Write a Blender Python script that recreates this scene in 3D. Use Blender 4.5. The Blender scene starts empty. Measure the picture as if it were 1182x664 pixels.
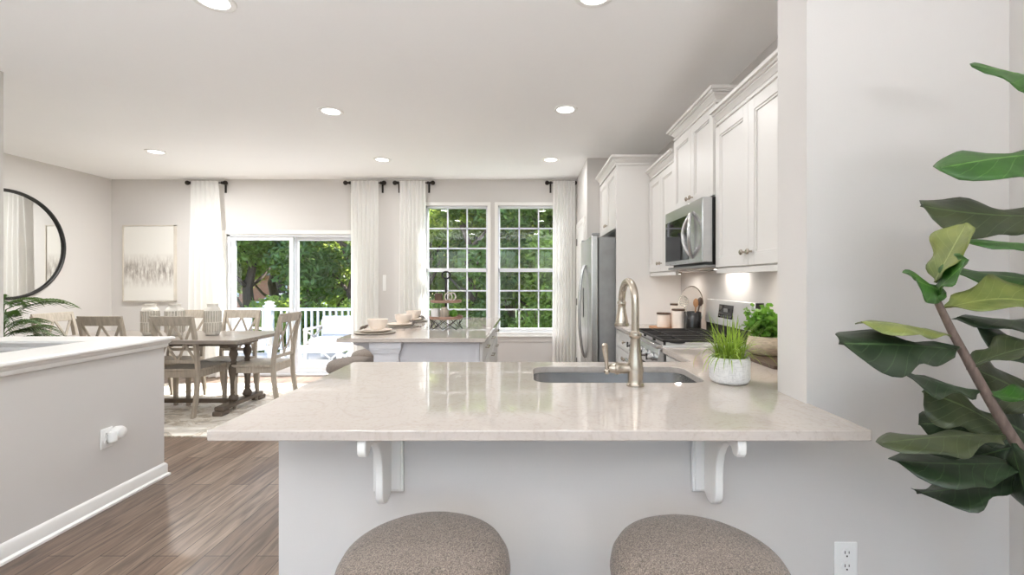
import bpy, bmesh, math, random
from mathutils import Vector, Matrix
PI = math.pi
sc = bpy.context.scene
col = sc.collection
R = math.radians

# ------------------------------------------------------------------ camera, sky, sun, exposure
cam_d = bpy.data.cameras.new('camera'); cam = bpy.data.objects.new('camera', cam_d); col.objects.link(cam)
F = 524.0
cam_d.sensor_width = 36.0; cam_d.lens = 36.0 * F / 1182.0
cam_d.shift_x = -(608 - 591) / 1182.0
cam_d.shift_y = -(332 - 325) / 1182.0
cam_d.clip_start = 0.05; cam_d.clip_end = 300
cam.location = (0, 0, 1.32); cam.rotation_euler = (R(90), 0, 0)
sc.camera = cam
sc.view_settings.view_transform = 'Standard'; sc.view_settings.look = 'None'
sc.view_settings.gamma = 1.0; sc.view_settings.use_curve_mapping = False
sc.view_settings.exposure = 0.27
try:
    sc.cycles.use_denoising = True
    sc.cycles.max_bounces = 16; sc.cycles.diffuse_bounces = 12; sc.cycles.glossy_bounces = 5
    sc.cycles.transparent_max_bounces = 24; sc.cycles.transmission_bounces = 8
    sc.cycles.sample_clamp_indirect = 20.0
    sc.cycles.caustics_reflective = False; sc.cycles.caustics_refractive = False
except Exception: pass
w = bpy.data.worlds.new('sky'); sc.world = w; w.use_nodes = True
wn = w.node_tree.nodes; wn.clear()
sky = wn.new('ShaderNodeTexSky'); sky.sky_type = 'NISHITA'; sky.sun_disc = False
sky.sun_elevation = R(50); sky.sun_rotation = R(-38); sky.air_density = 1.0; sky.dust_density = 2.0
bg = wn.new('ShaderNodeBackground'); bg.inputs['Strength'].default_value = 0.78
wo = wn.new('ShaderNodeOutputWorld')
w.node_tree.links.new(sky.outputs[0], bg.inputs[0]); w.node_tree.links.new(bg.outputs[0], wo.inputs[0])

def light(name, kind, loc, rot, energy, color=(1, 1, 1), **kw):
    d = bpy.data.lights.new(name, kind); d.energy = energy; d.color = color
    for k, v in kw.items(): setattr(d, k, v)
    o = bpy.data.objects.new(name, d); col.objects.link(o); o.location = loc; o.rotation_euler = rot
    return o
sd = Vector((math.sin(R(38)) * math.cos(R(50)), math.cos(R(38)) * math.cos(R(50)), math.sin(R(50))))
sun = light('sun', 'SUN', (8, 12, 14), (0, 0, 0), 16.0, (1.0, 0.975, 0.945), angle=R(0.7))
sun.rotation_euler = sd.to_track_quat('Z', 'Y').to_euler()
# upward fill lamps added inside the rear windows to brighten ceiling and room
for i, xx in enumerate((-2.6, -0.9, 0.8)):
    light('fill_light_rear', 'AREA', (xx, -2.50, 0.95), (R(148), 0, 0), 50, (0.93, 0.965, 1.0),
          shape='RECTANGLE', size=1.1, size_y=0.9, spread=R(99))
# sampling portals for the sky seen through the slider and far windows
for nm, xx, zz, sx, sz in (('portal_slider', -3.28, 1.0, 1.7, 1.9), ('portal_window', -0.975, 1.5, 0.84, 1.74), ('portal_window', 0.03, 1.5, 0.84, 1.74)):
    po = light(nm, 'AREA', (xx, 6.455, zz), (R(-90), 0, 0), 1, shape='RECTANGLE', size=sx, size_y=sz); po.data.cycles.is_portal = True
LAMP_W = 11.0

# ------------------------------------------------------------------ materials
def nt(name):
    m = bpy.data.materials.new(name); m.use_nodes = True
    t = m.node_tree; b = t.nodes['Principled BSDF']
    return m, t, b
def srgb(r, g, b):
    f = lambda c: (c / 255) / 12.92 if c / 255 <= 0.04045 else ((c / 255 + 0.055) / 1.055) ** 2.4
    return (f(r), f(g), f(b), 1)
def mat(name, c, rough=0.5, metal=0.0, spec=0.5, noise=None, bump=None, coat=0.0):
    """noise=(scale, amount[, stretch]) varies the colour a little; bump=(scale, strength)"""
    m, t, b = nt(name)
    b.inputs['Base Color'].default_value = c; b.inputs['Roughness'].default_value = rough
    b.inputs['Metallic'].default_value = metal; b.inputs['Specular IOR Level'].default_value = spec
    b.inputs['Coat Weight'].default_value = coat
    tc = t.nodes.new('ShaderNodeTexCoord')
    if noise:
        mp = t.nodes.new('ShaderNodeMapping'); t.links.new(tc.outputs['Object'], mp.inputs[0])
        mp.inputs['Scale'].default_value = noise[2] if len(noise) > 2 else (1, 1, 1)
        n = t.nodes.new('ShaderNodeTexNoise'); n.inputs['Scale'].default_value = noise[0]; n.inputs['Detail'].default_value = 5
        t.links.new(mp.outputs[0], n.inputs[0])
        r = t.nodes.new('ShaderNodeValToRGB'); a = noise[1]
        r.color_ramp.elements[0].position = 0.3; r.color_ramp.elements[1].position = 0.7
        r.color_ramp.elements[0].color = (c[0] * (1 - a), c[1] * (1 - a), c[2] * (1 - a), 1)
        r.color_ramp.elements[1].color = (min(1, c[0] * (1 + a)), min(1, c[1] * (1 + a)), min(1, c[2] * (1 + a)), 1)
        t.links.new(n.outputs[0], r.inputs[0]); t.links.new(r.outputs[0], b.inputs['Base Color'])
    if bump:
        n2 = t.nodes.new('ShaderNodeTexNoise'); n2.inputs['Scale'].default_value = bump[0]; n2.inputs['Detail'].default_value = 3
        t.links.new(tc.outputs['Object'], n2.inputs[0])
        bp = t.nodes.new('ShaderNodeBump'); bp.inputs['Strength'].default_value = bump[1]; bp.inputs['Distance'].default_value = 0.003
        t.links.new(n2.outputs[0], bp.inputs['Height']); t.links.new(bp.outputs[0], b.inputs['Normal'])
    return m
MT = {}
MT['wall'] = mat('wall_paint', srgb(212, 209, 206), 0.75, noise=(1.5, 0.01), bump=(180, 0.05))
MT['ceil'] = mat('ceiling_paint', srgb(252, 252, 252), 0.85, noise=(1.2, 0.01))
MT['trim'] = mat('trim_paint', srgb(240, 239, 236), 0.35, noise=(3, 0.008))
MT['cab'] = mat('cabinet_paint', srgb(228, 226, 223), 0.35, noise=(3, 0.008))
MT['islandpaint'] = mat('island_paint', srgb(214, 213, 217), 0.45, noise=(3, 0.01))
MT['vinyl'] = mat('white_vinyl', srgb(224, 226, 229), 0.4, noise=(3, 0.01))
MT['steel'] = mat('stainless_steel', srgb(200, 200, 200), 0.24, metal=1.0, noise=(6, 0.04, (1, 1, 30)))
MT['palesteel'] = mat('satin_steel', srgb(214, 214, 214), 0.45, metal=0.8, noise=(6, 0.03))
MT['fridgeside'] = mat('grey_textured_steel', srgb(150, 150, 150), 0.42, metal=0.7, noise=(9, 0.10), bump=(200, 0.1))
MT['nickel'] = mat('brushed_nickel', srgb(190, 180, 166), 0.27, metal=1.0, noise=(40, 0.04))
MT['black'] = mat('black_enamel', srgb(28, 27, 26), 0.35, noise=(8, 0.15))
MT['iron'] = mat('cast_iron', srgb(34, 32, 31), 0.55, noise=(30, 0.2), bump=(150, 0.2))
MT['bronze'] = mat('dark_bronze', srgb(48, 42, 38), 0.4, metal=0.6, noise=(20, 0.1))
MT['mirror'] = mat('mirror_glass', (0.92, 0.93, 0.92, 1), 0.01, metal=1.0, noise=(1, 0.002))
MT['greywood'] = mat('weathered_grey_wood', srgb(178, 168, 154), 0.55, noise=(9, 0.16, (6, 6, 0.8)), bump=(60, 0.15))
MT['palewood'] = mat('pale_wood', srgb(190, 182, 170), 0.55, noise=(9, 0.12, (6, 6, 0.8)))
MT['darkwood'] = mat('dark_table_wood', srgb(146, 137, 128), 0.28, noise=(7, 0.22, (0.8, 7, 7)), bump=(50, 0.15))
MT['tablebase'] = mat('dark_turned_wood', srgb(100, 88, 76), 0.5, noise=(12, 0.25), bump=(50, 0.15))
MT['lidwood'] = mat('dark_lid_wood', srgb(92, 70, 54), 0.5, noise=(20, 0.2, (6, 1, 1)))
MT['boardwood'] = mat('light_board_wood', srgb(196, 146, 104), 0.5, noise=(14, 0.15, (6, 1, 1)))
MT['walnut'] = mat('walnut_wood', srgb(84, 66, 56), 0.45, noise=(14, 0.2, (1, 6, 1)))
MT['ceramic'] = mat('cream_ceramic', srgb(238, 226, 214), 0.3, noise=(8, 0.02))
MT['chalk'] = mat('chalky_ceramic', srgb(226, 222, 214), 0.7, noise=(20, 0.05), bump=(80, 0.2))
MT['chalkgrey'] = mat('grey_ceramic_flute', srgb(190, 184, 174), 0.75, noise=(25, 0.12))
MT['blackglaze'] = mat('black_glaze', srgb(36, 34, 33), 0.15, noise=(8, 0.15))
MT['linen'] = mat('grey_linen', srgb(120, 112, 106), 0.85, noise=(60, 0.12))
MT['cushion'] = mat('outdoor_cushion', srgb(204, 206, 212), 0.8, noise=(30, 0.03))
MT['plastic'] = mat('white_plastic', srgb(240, 240, 238), 0.35, noise=(3, 0.01))
MT['slot'] = mat('dark_slot', srgb(60, 58, 56), 0.6, noise=(9, 0.1))
MT['soil'] = mat('potting_soil', srgb(60, 46, 36), 0.9, noise=(60, 0.3))
MT['bark'] = mat('tree_bark', srgb(92, 78, 66), 0.85, noise=(8, 0.3, (5, 5, 1)), bump=(40, 0.6))
MT['twig'] = mat('plant_stem_bark', srgb(112, 96, 88), 0.8, noise=(30, 0.25, (4, 4, 1)), bump=(90, 0.5))
MT['grass'] = mat('lawn_grass', srgb(84, 104, 52), 0.9, noise=(3, 0.35), bump=(30, 0.5))
MT['deck'] = mat('pale_deck_boards', srgb(178, 176, 172), 0.6, noise=(5, 0.05, (0.3, 12, 1)))
MT['roof'] = mat('grey_shingles', srgb(128, 120, 114), 0.8, noise=(8, 0.1, (1, 1, 6)))
MT['carpaint'] = mat('silver_car_paint', srgb(170, 182, 200), 0.25, noise=(2, 0.02), coat=0.5)
MT['rubber'] = mat('black_rubber', srgb(36, 36, 36), 0.7, noise=(20, 0.1))
MT['darkglass'] = mat('black_oven_glass', srgb(24, 24, 25), 0.04, noise=(2, 0.05))
MT['basket'] = mat('woven_basket', srgb(196, 182, 160), 0.8, noise=(40, 0.2, (1, 1, 4)), bump=(60, 0.6))
MT['champagne'] = mat('pale_champagne_wood', srgb(214, 207, 196), 0.4, noise=(10, 0.06))
MT['traywood'] = mat('brown_tray_wood', srgb(158, 126, 108), 0.5, noise=(14, 0.2, (1, 6, 1)))

def m_lampglow():
    m, t, b = nt('lamp_diffuser')
    b.inputs['Base Color'].default_value = (0.9, 0.9, 0.88, 1)
    b.inputs['Emission Color'].default_value = (1, 0.96, 0.9, 1); b.inputs['Emission Strength'].default_value = 4.0
    return m
MT['glow'] = m_lampglow()

def m_glass(name, tint=(1, 1, 1, 1)):
    m = bpy.data.materials.new(name); m.use_nodes = True; t = m.node_tree; t.nodes.clear()
    tr = t.nodes.new('ShaderNodeBsdfTransparent'); tr.inputs[0].default_value = tint
    gl = t.nodes.new('ShaderNodeBsdfGlossy'); gl.inputs['Roughness'].default_value = 0.0
    fr = t.nodes.new('ShaderNodeFresnel'); fr.inputs[0].default_value = 1.55
    mx = t.nodes.new('ShaderNodeMixShader'); o = t.nodes.new('ShaderNodeOutputMaterial')
    t.links.new(fr.outputs[0], mx.inputs[0]); t.links.new(tr.outputs[0], mx.inputs[1]); t.links.new(gl.outputs[0], mx.inputs[2])
    t.links.new(mx.outputs[0], o.inputs[0]); return m
MT['glass'] = m_glass('window_glass', (0.97, 0.985, 0.975, 1))

def m_curtain():
    m = bpy.data.materials.new('white_sheer_linen'); m.use_nodes = True; t = m.node_tree; t.nodes.clear()
    d = t.nodes.new('ShaderNodeBsdfDiffuse'); d.inputs[0].default_value = srgb(248, 248, 246)
    tl = t.nodes.new('ShaderNodeBsdfTranslucent'); tl.inputs[0].default_value = srgb(248, 247, 245)
    n = t.nodes.new('ShaderNodeTexNoise'); n.inputs['Scale'].default_value = 300
    bp = t.nodes.new('ShaderNodeBump'); bp.inputs['Strength'].default_value = 0.1; t.links.new(n.outputs[0], bp.inputs['Height'])
    t.links.new(bp.outputs[0], d.inputs['Normal'])
    mx = t.nodes.new('ShaderNodeMixShader'); mx.inputs[0].default_value = 0.4; o = t.nodes.new('ShaderNodeOutputMaterial')
    t.links.new(d.outputs[0], mx.inputs[1]); t.links.new(tl.outputs[0], mx.inputs[2]); t.links.new(mx.outputs[0], o.inputs[0])
    return m
MT['curtain'] = m_curtain()

def m_floor():
    m, t, b = nt('plank_floor'); N = t.nodes; L = t.links
    tc = N.new('ShaderNodeTexCoord'); mp = N.new('ShaderNodeMapping'); mp.inputs['Rotation'].default_value = (0, 0, R(90))
    L.new(tc.outputs['Object'], mp.inputs[0])
    br = N.new('ShaderNodeTexBrick'); br.offset = 0.37; br.offset_frequency = 2
    br.inputs['Scale'].default_value = 1; br.inputs['Brick Width'].default_value = 1.22; br.inputs['Row Height'].default_value = 0.125
    br.inputs['Mortar Size'].default_value = 0.0024; br.inputs['Mortar Smooth'].default_value = 0.2; br.inputs['Bias'].default_value = 0.0
    br.inputs['Color1'].default_value = srgb(146, 129, 115); br.inputs['Color2'].default_value = srgb(116, 98, 86)
    br.inputs['Mortar'].default_value = srgb(52, 42, 36)
    L.new(mp.outputs[0], br.inputs[0])
    m2 = N.new('ShaderNodeMapping'); m2.inputs['Scale'].default_value = (9, 0.9, 1); L.new(tc.outputs['Object'], m2.inputs[0])
    no = N.new('ShaderNodeTexNoise'); no.inputs['Scale'].default_value = 3; no.inputs['Detail'].default_value = 8; no.inputs['Distortion'].default_value = 1.2
    L.new(m2.outputs[0], no.inputs[0])
    rp = N.new('ShaderNodeValToRGB'); rp.color_ramp.elements[0].position = 0.3; rp.color_ramp.elements[1].position = 0.7
    rp.color_ramp.elements[0].color = (0.46, 0.43, 0.41, 1); rp.color_ramp.elements[1].color = (1.28, 1.25, 1.22, 1)
    L.new(no.outputs[0], rp.inputs[0])
    mx = N.new('ShaderNodeMix'); mx.data_type = 'RGBA'; mx.blend_type = 'MULTIPLY'; mx.inputs[0].default_value = 1
    L.new(br.outputs[0], mx.inputs[6]); L.new(rp.outputs[0], mx.inputs[7]); L.new(mx.outputs[2], b.inputs['Base Color'])
    b.inputs['Roughness'].default_value = 0.36
    bp = N.new('ShaderNodeBump'); bp.inputs['Strength'].default_value = 0.25; bp.inputs['Distance'].default_value = 0.002
    L.new(no.outputs[0], bp.inputs['Height']); L.new(bp.outputs[0], b.inputs['Normal'])
    return m
MT['floor'] = m_floor()

def m_quartz():
    m, t, b = nt('white_quartz'); N = t.nodes; L = t.links
    tc = N.new('ShaderNodeTexCoord')
    no = N.new('ShaderNodeTexNoise'); no.inputs['Scale'].default_value = 3.5; no.inputs['Detail'].default_value = 9; no.inputs['Distortion'].default_value = 2.2
    L.new(tc.outputs['Object'], no.inputs[0])
    rp = N.new('ShaderNodeValToRGB'); e = rp.color_ramp.elements
    e[0].position = 0.0; e[0].color = srgb(198, 189, 181); e[1].position = 1.0; e[1].color = srgb(198, 189, 181)
    for p, c in ((0.47, srgb(197, 188, 180)), (0.495, srgb(191, 181, 172)), (0.52, srgb(197, 188, 180))):
        x = e.new(p); x.color = c
    L.new(no.outputs[0], rp.inputs[0])
    n2 = N.new('ShaderNodeTexNoise'); n2.inputs['Scale'].default_value = 90; n2.inputs['Detail'].default_value = 2; L.new(tc.outputs['Object'], n2.inputs[0])
    r2 = N.new('ShaderNodeValToRGB'); r2.color_ramp.elements[0].position = 0.32; r2.color_ramp.elements[0].color = (0.9, 0.88, 0.86, 1)
    r2.color_ramp.elements[1].position = 0.45; r2.color_ramp.elements[1].color = (1, 1, 1, 1); L.new(n2.outputs[0], r2.inputs[0])
    mx = N.new('ShaderNodeMix'); mx.data_type = 'RGBA'; mx.blend_type = 'MULTIPLY'; mx.inputs[0].default_value = 0.7
    L.new(rp.outputs[0], mx.inputs[6]); L.new(r2.outputs[0], mx.inputs[7]); L.new(mx.outputs[2], b.inputs['Base Color'])
    b.inputs['Roughness'].default_value = 0.035; b.inputs['IOR'].default_value = 1.75
    return m
MT['quartz'] = m_quartz()

def m_rug():
    m, t, b = nt('faded_rug'); N = t.nodes; L = t.links
    tc = N.new('ShaderNodeTexCoord'); mp = N.new('ShaderNodeMapping'); mp.inputs['Scale'].default_value = (1.5, 2.4, 1); L.new(tc.outputs['Object'], mp.inputs[0])
    no = N.new('ShaderNodeTexNoise'); no.inputs['Scale'].default_value = 3.2; no.inputs['Detail'].default_value = 10; no.inputs['Roughness'].default_value = 0.75; no.inputs['Distortion'].default_value = 0.8
    L.new(mp.outputs[0], no.inputs[0])
    rp = N.new('ShaderNodeValToRGB'); e = rp.color_ramp.elements
    e[0].position = 0.36; e[0].color = srgb(166, 166, 166); e[1].position = 0.52; e[1].color = srgb(240, 235, 226)
    x = e.new(0.46); x.color = srgb(206, 194, 176)
    L.new(no.outputs[0], rp.inputs[0]); L.new(rp.outputs[0], b.inputs['Base Color']); b.inputs['Roughness'].default_value = 0.78
    return m
MT['rug'] = m_rug()

def m_fabric():
    m, t, b = nt('taupe_woven_fabric'); N = t.nodes; L = t.links
    tc = N.new('ShaderNodeTexCoord')
    vo = N.new('ShaderNodeTexVoronoi'); vo.inputs['Scale'].default_value = 330; L.new(tc.outputs['Object'], vo.inputs[0])
    rp = N.new('ShaderNodeValToRGB'); rp.color_ramp.elements[0].color = srgb(170, 154, 140); rp.color_ramp.elements[1].color = srgb(102, 92, 84)
    rp.color_ramp.elements[1].position = 0.75
    L.new(vo.outputs['Distance'], rp.inputs[0])
    n2 = N.new('ShaderNodeTexNoise'); n2.inputs['Scale'].default_value = 150; L.new(tc.outputs['Object'], n2.inputs[0])
    mx = N.new('ShaderNodeMix'); mx.data_type = 'RGBA'; mx.blend_type = 'OVERLAY'; mx.inputs[0].default_value = 0.5
    L.new(rp.outputs[0], mx.inputs[6]); L.new(n2.outputs[0], mx.inputs[7]); L.new(mx.outputs[2], b.inputs['Base Color'])
    bp = N.new('ShaderNodeBump'); bp.inputs['Strength'].default_value = 0.6; bp.inputs['Distance'].default_value = 0.002
    L.new(vo.outputs['Distance'], bp.inputs['Height']); L.new(bp.outputs[0], b.inputs['Normal'])
    b.inputs['Roughness'].default_value = 0.78; b.inputs['Sheen Weight'].default_value = 0.2
    return m
MT['fabric'] = m_fabric()

def m_leafy(name, dark, light_, tint, scale=1.0, transl=0.4):
    m = bpy.data.materials.new(name); m.use_nodes = True; t = m.node_tree; t.nodes.clear(); N = t.nodes; L = t.links
    tc = N.new('ShaderNodeTexCoord'); no = N.new('ShaderNodeTexNoise'); no.inputs['Scale'].default_value = scale; no.inputs['Detail'].default_value = 6
    L.new(tc.outputs['Object'], no.inputs[0])
    rp = N.new('ShaderNodeValToRGB'); rp.color_ramp.elements[0].color = dark; rp.color_ramp.elements[0].position = 0.35
    rp.color_ramp.elements[1].color = light_; rp.color_ramp.elements[1].position = 0.68
    L.new(no.outputs[0], rp.inputs[0])
    p = N.new('ShaderNodeBsdfPrincipled'); p.inputs['Roughness'].default_value = 0.45; L.new(rp.outputs[0], p.inputs['Base Color'])
    tl = N.new('ShaderNodeBsdfTranslucent'); tl.inputs[0].default_value = tint
    mx = N.new('ShaderNodeMixShader'); mx.inputs[0].default_value = transl; o = N.new('ShaderNodeOutputMaterial')
    L.new(p.outputs[0], mx.inputs[1]); L.new(tl.outputs[0], mx.inputs[2]); L.new(mx.outputs[0], o.inputs[0])
    return m
MT['treeleaf'] = m_leafy('tree_foliage', srgb(44, 66, 28), srgb(142, 168, 84), srgb(205, 224, 110), 5.0, 0.45)
MT['treeleaf2'] = m_leafy('dark_tree_foliage', srgb(32, 52, 28), srgb(108, 138, 72), srgb(165, 195, 95), 5.0, 0.38)
MT['grassleaf'] = m_leafy('grassy_plant_blades', srgb(96, 130, 40), srgb(170, 196, 84), srgb(180, 205, 80), 30, 0.3)
MT['herbleaf'] = m_leafy('herb_leaves', srgb(62, 112, 36), srgb(120, 170, 62), srgb(140, 190, 70), 30, 0.3)
MT['palmleaf'] = m_leafy('palm_fronds', srgb(40, 72, 30), srgb(84, 118, 56), srgb(110, 150, 60), 8, 0.2)

def m_fiddle(name, base, vein, under):
    m, t, b = nt(name); N = t.nodes; L = t.links
    uv = N.new('ShaderNodeUVMap'); sp = N.new('ShaderNodeSeparateXYZ'); L.new(uv.outputs[0], sp.inputs[0])
    # v in 0..1 across, u along; side veins are slanted stripes
    a = N.new('ShaderNodeMath'); a.operation = 'SUBTRACT'; L.new(sp.outputs[1], a.inputs[0]); a.inputs[1].default_value = 0.5
    ab = N.new('ShaderNodeMath'); ab.operation = 'ABSOLUTE'; L.new(a.outputs[0], ab.inputs[0])
    c1 = N.new('ShaderNodeMath'); c1.operation = 'MULTIPLY_ADD'; L.new(ab.outputs[0], c1.inputs[0]); c1.inputs[1].default_value = -0.55; L.new(sp.outputs[0], c1.inputs[2])
    c2 = N.new('ShaderNodeMath'); c2.operation = 'MULTIPLY'; L.new(c1.outputs[0], c2.inputs[0]); c2.inputs[1].default_value = 8.0
    c3 = N.new('ShaderNodeMath'); c3.operation = 'FRACT'; L.new(c2.outputs[0], c3.inputs[0])
    c4 = N.new('ShaderNodeMath'); c4.operation = 'LESS_THAN'; L.new(c3.outputs[0], c4.inputs[0]); c4.inputs[1].default_value = 0.07
    d = N.new('ShaderNodeMath'); d.operation = 'LESS_THAN'; L.new(ab.outputs[0], d.inputs[0]); d.inputs[1].default_value = 0.018
    c5 = N.new('ShaderNodeMath'); c5.operation = 'MULTIPLY'; L.new(c4.outputs[0], c5.inputs[0]); c5.inputs[1].default_value = 0.35
    mxv = N.new('ShaderNodeMath'); mxv.operation = 'MAXIMUM'; L.new(c5.outputs[0], mxv.inputs[0]); L.new(d.outputs[0], mxv.inputs[1])
    tc = N.new('ShaderNodeTexCoord'); no = N.new('ShaderNodeTexNoise'); no.inputs['Scale'].default_value = 14; no.inputs['Detail'].default_value = 5
    L.new(tc.outputs['Object'], no.inputs[0])
    rp = N.new('ShaderNodeValToRGB'); rp.color_ramp.elements[0].position = 0.3; rp.color_ramp.elements[1].position = 0.75
    rp.color_ramp.elements[0].color = (base[0] * .6, base[1] * .65, base[2] * .6, 1); rp.color_ramp.elements[1].color = (base[0] * 1.5, base[1] * 1.35, base[2] * 1.3, 1)
    L.new(no.outputs[0], rp.inputs[0])
    mx = N.new('ShaderNodeMix'); mx.data_type = 'RGBA'; L.new(mxv.outputs[0], mx.inputs[0]); L.new(rp.outputs[0], mx.inputs[6]); mx.inputs[7].default_value = vein
    L.new(mx.outputs[2], b.inputs['Base Color']); b.inputs['Roughness'].default_value = 0.42
    bp = N.new('ShaderNodeBump'); bp.inputs['Strength'].default_value = 0.5; bp.inputs['Distance'].default_value = 0.002
    L.new(mxv.outputs[0], bp.inputs['Height']); L.new(bp.outputs[0], b.inputs['Normal'])
    return m
MT['fig_dark'] = m_fiddle('fig_leaf_dark', srgb(42, 58, 38), srgb(80, 104, 66), None)
MT['fig_mid'] = m_fiddle('fig_leaf_green', srgb(52, 96, 34), srgb(104, 146, 70), None)
MT['fig_olive'] = m_fiddle('fig_leaf_olive', srgb(116, 128, 68), srgb(150, 160, 96), None)
MT['fig_under'] = m_fiddle('fig_leaf_underside', srgb(62, 72, 46), srgb(98, 112, 72), None)

def m_weave():
    m, t, b = nt('white_crosshatch_pot'); N = t.nodes; L = t.links
    tc = N.new('ShaderNodeTexCoord')
    outs = []
    for s in ((1, 1, 5), (5, 5, 1)):
        mp = N.new('ShaderNodeMapping'); mp.inputs['Scale'].default_value = s; L.new(tc.outputs['Object'], mp.inputs[0])
        no = N.new('ShaderNodeTexNoise'); no.inputs['Scale'].default_value = 45; no.inputs['Detail'].default_value = 2; L.new(mp.outputs[0], no.inputs[0]); outs.append(no)
    mxm = N.new('ShaderNodeMath'); mxm.operation = 'MINIMUM'; L.new(outs[0].outputs[0], mxm.inputs[0]); L.new(outs[1].outputs[0], mxm.inputs[1])
    rp = N.new('ShaderNodeValToRGB'); rp.color_ramp.elements[0].position = 0.30; rp.color_ramp.elements[0].color = srgb(200, 200, 200)
    rp.color_ramp.elements[1].position = 0.50; rp.color_ramp.elements[1].color = srgb(226, 226, 225)
    L.new(mxm.outputs[0], rp.inputs[0]); L.new(rp.outputs[0], b.inputs['Base Color']); b.inputs['Roughness'].default_value = 0.7
    bp = N.new('ShaderNodeBump'); bp.inputs['Strength'].default_value = 0.5; bp.inputs['Distance'].default_value = 0.003; L.new(mxm.outputs[0], bp.inputs['Height']); L.new(bp.outputs[0], b.inputs['Normal'])
    return m
MT['weave'] = m_weave()

def m_brick():
    m, t, b = nt('red_brick'); N = t.nodes; L = t.links
    tc = N.new('ShaderNodeTexCoord'); mp = N.new('ShaderNodeMapping'); mp.inputs['Rotation'].default_value = (R(90), 0, 0); L.new(tc.outputs['Object'], mp.inputs[0])
    br = N.new('ShaderNodeTexBrick'); br.inputs['Scale'].default_value = 3; br.inputs['Color1'].default_value = srgb(176, 104, 76); br.inputs['Color2'].default_value = srgb(150, 84, 62); br.inputs['Mortar'].default_value = srgb(190, 170, 150)
    L.new(mp.outputs[0], br.inputs[0]); L.new(br.outputs[0], b.inputs['Base Color']); b.inputs['Roughness'].default_value = 0.9
    return m
MT['brick'] = m_brick()

def m_art():
    m, t, b = nt('abstract_painting'); N = t.nodes; L = t.links
    tc = N.new('ShaderNodeTexCoord'); sp = N.new('ShaderNodeSeparateXYZ'); L.new(tc.outputs['Generated'], sp.inputs[0])
    mp = N.new('ShaderNodeMapping'); mp.inputs['Scale'].default_value = (11, 1, 3.5); L.new(tc.outputs['Generated'], mp.inputs[0])
    no = N.new('ShaderNodeTexNoise'); no.inputs['Scale'].default_value = 1.6; no.inputs['Detail'].default_value = 6; no.inputs['Roughness'].default_value = 0.7; L.new(mp.outputs[0], no.inputs[0])
    a = N.new('ShaderNodeMath'); a.operation = 'SUBTRACT'; L.new(sp.outputs[2], a.inputs[0]); a.inputs[1].default_value = 0.40
    ab = N.new('ShaderNodeMath'); ab.operation = 'ABSOLUTE'; L.new(a.outputs[0], ab.inputs[0])
    mr = N.new('ShaderNodeMapRange'); L.new(ab.outputs[0], mr.inputs[0]); mr.inputs[1].default_value = 0.0; mr.inputs[2].default_value = 0.24; mr.inputs[3].default_value = 1; mr.inputs[4].default_value = 0
    r1 = N.new('ShaderNodeMapRange'); L.new(no.outputs[0], r1.inputs[0]); r1.inputs[1].default_value = 0.38; r1.inputs[2].default_value = 0.70
    mu = N.new('ShaderNodeMath'); mu.operation = 'MULTIPLY'; L.new(mr.outputs[0], mu.inputs[0]); L.new(r1.outputs[0], mu.inputs[1])
    rp = N.new('ShaderNodeValToRGB'); rp.color_ramp.elements[0].color = srgb(228, 226, 220); rp.color_ramp.elements[1].color = srgb(96, 90, 86)
    x = rp.color_ramp.elements.new(0.35); x.color = srgb(186, 180, 172)
    rp.color_ramp.elements[-1].position = 0.9
    L.new(mu.outputs[0], rp.inputs[0]); L.new(rp.outputs[0], b.inputs['Base Color']); b.inputs['Roughness'].default_value = 0.8
    return m
MT['art'] = m_art()

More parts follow.
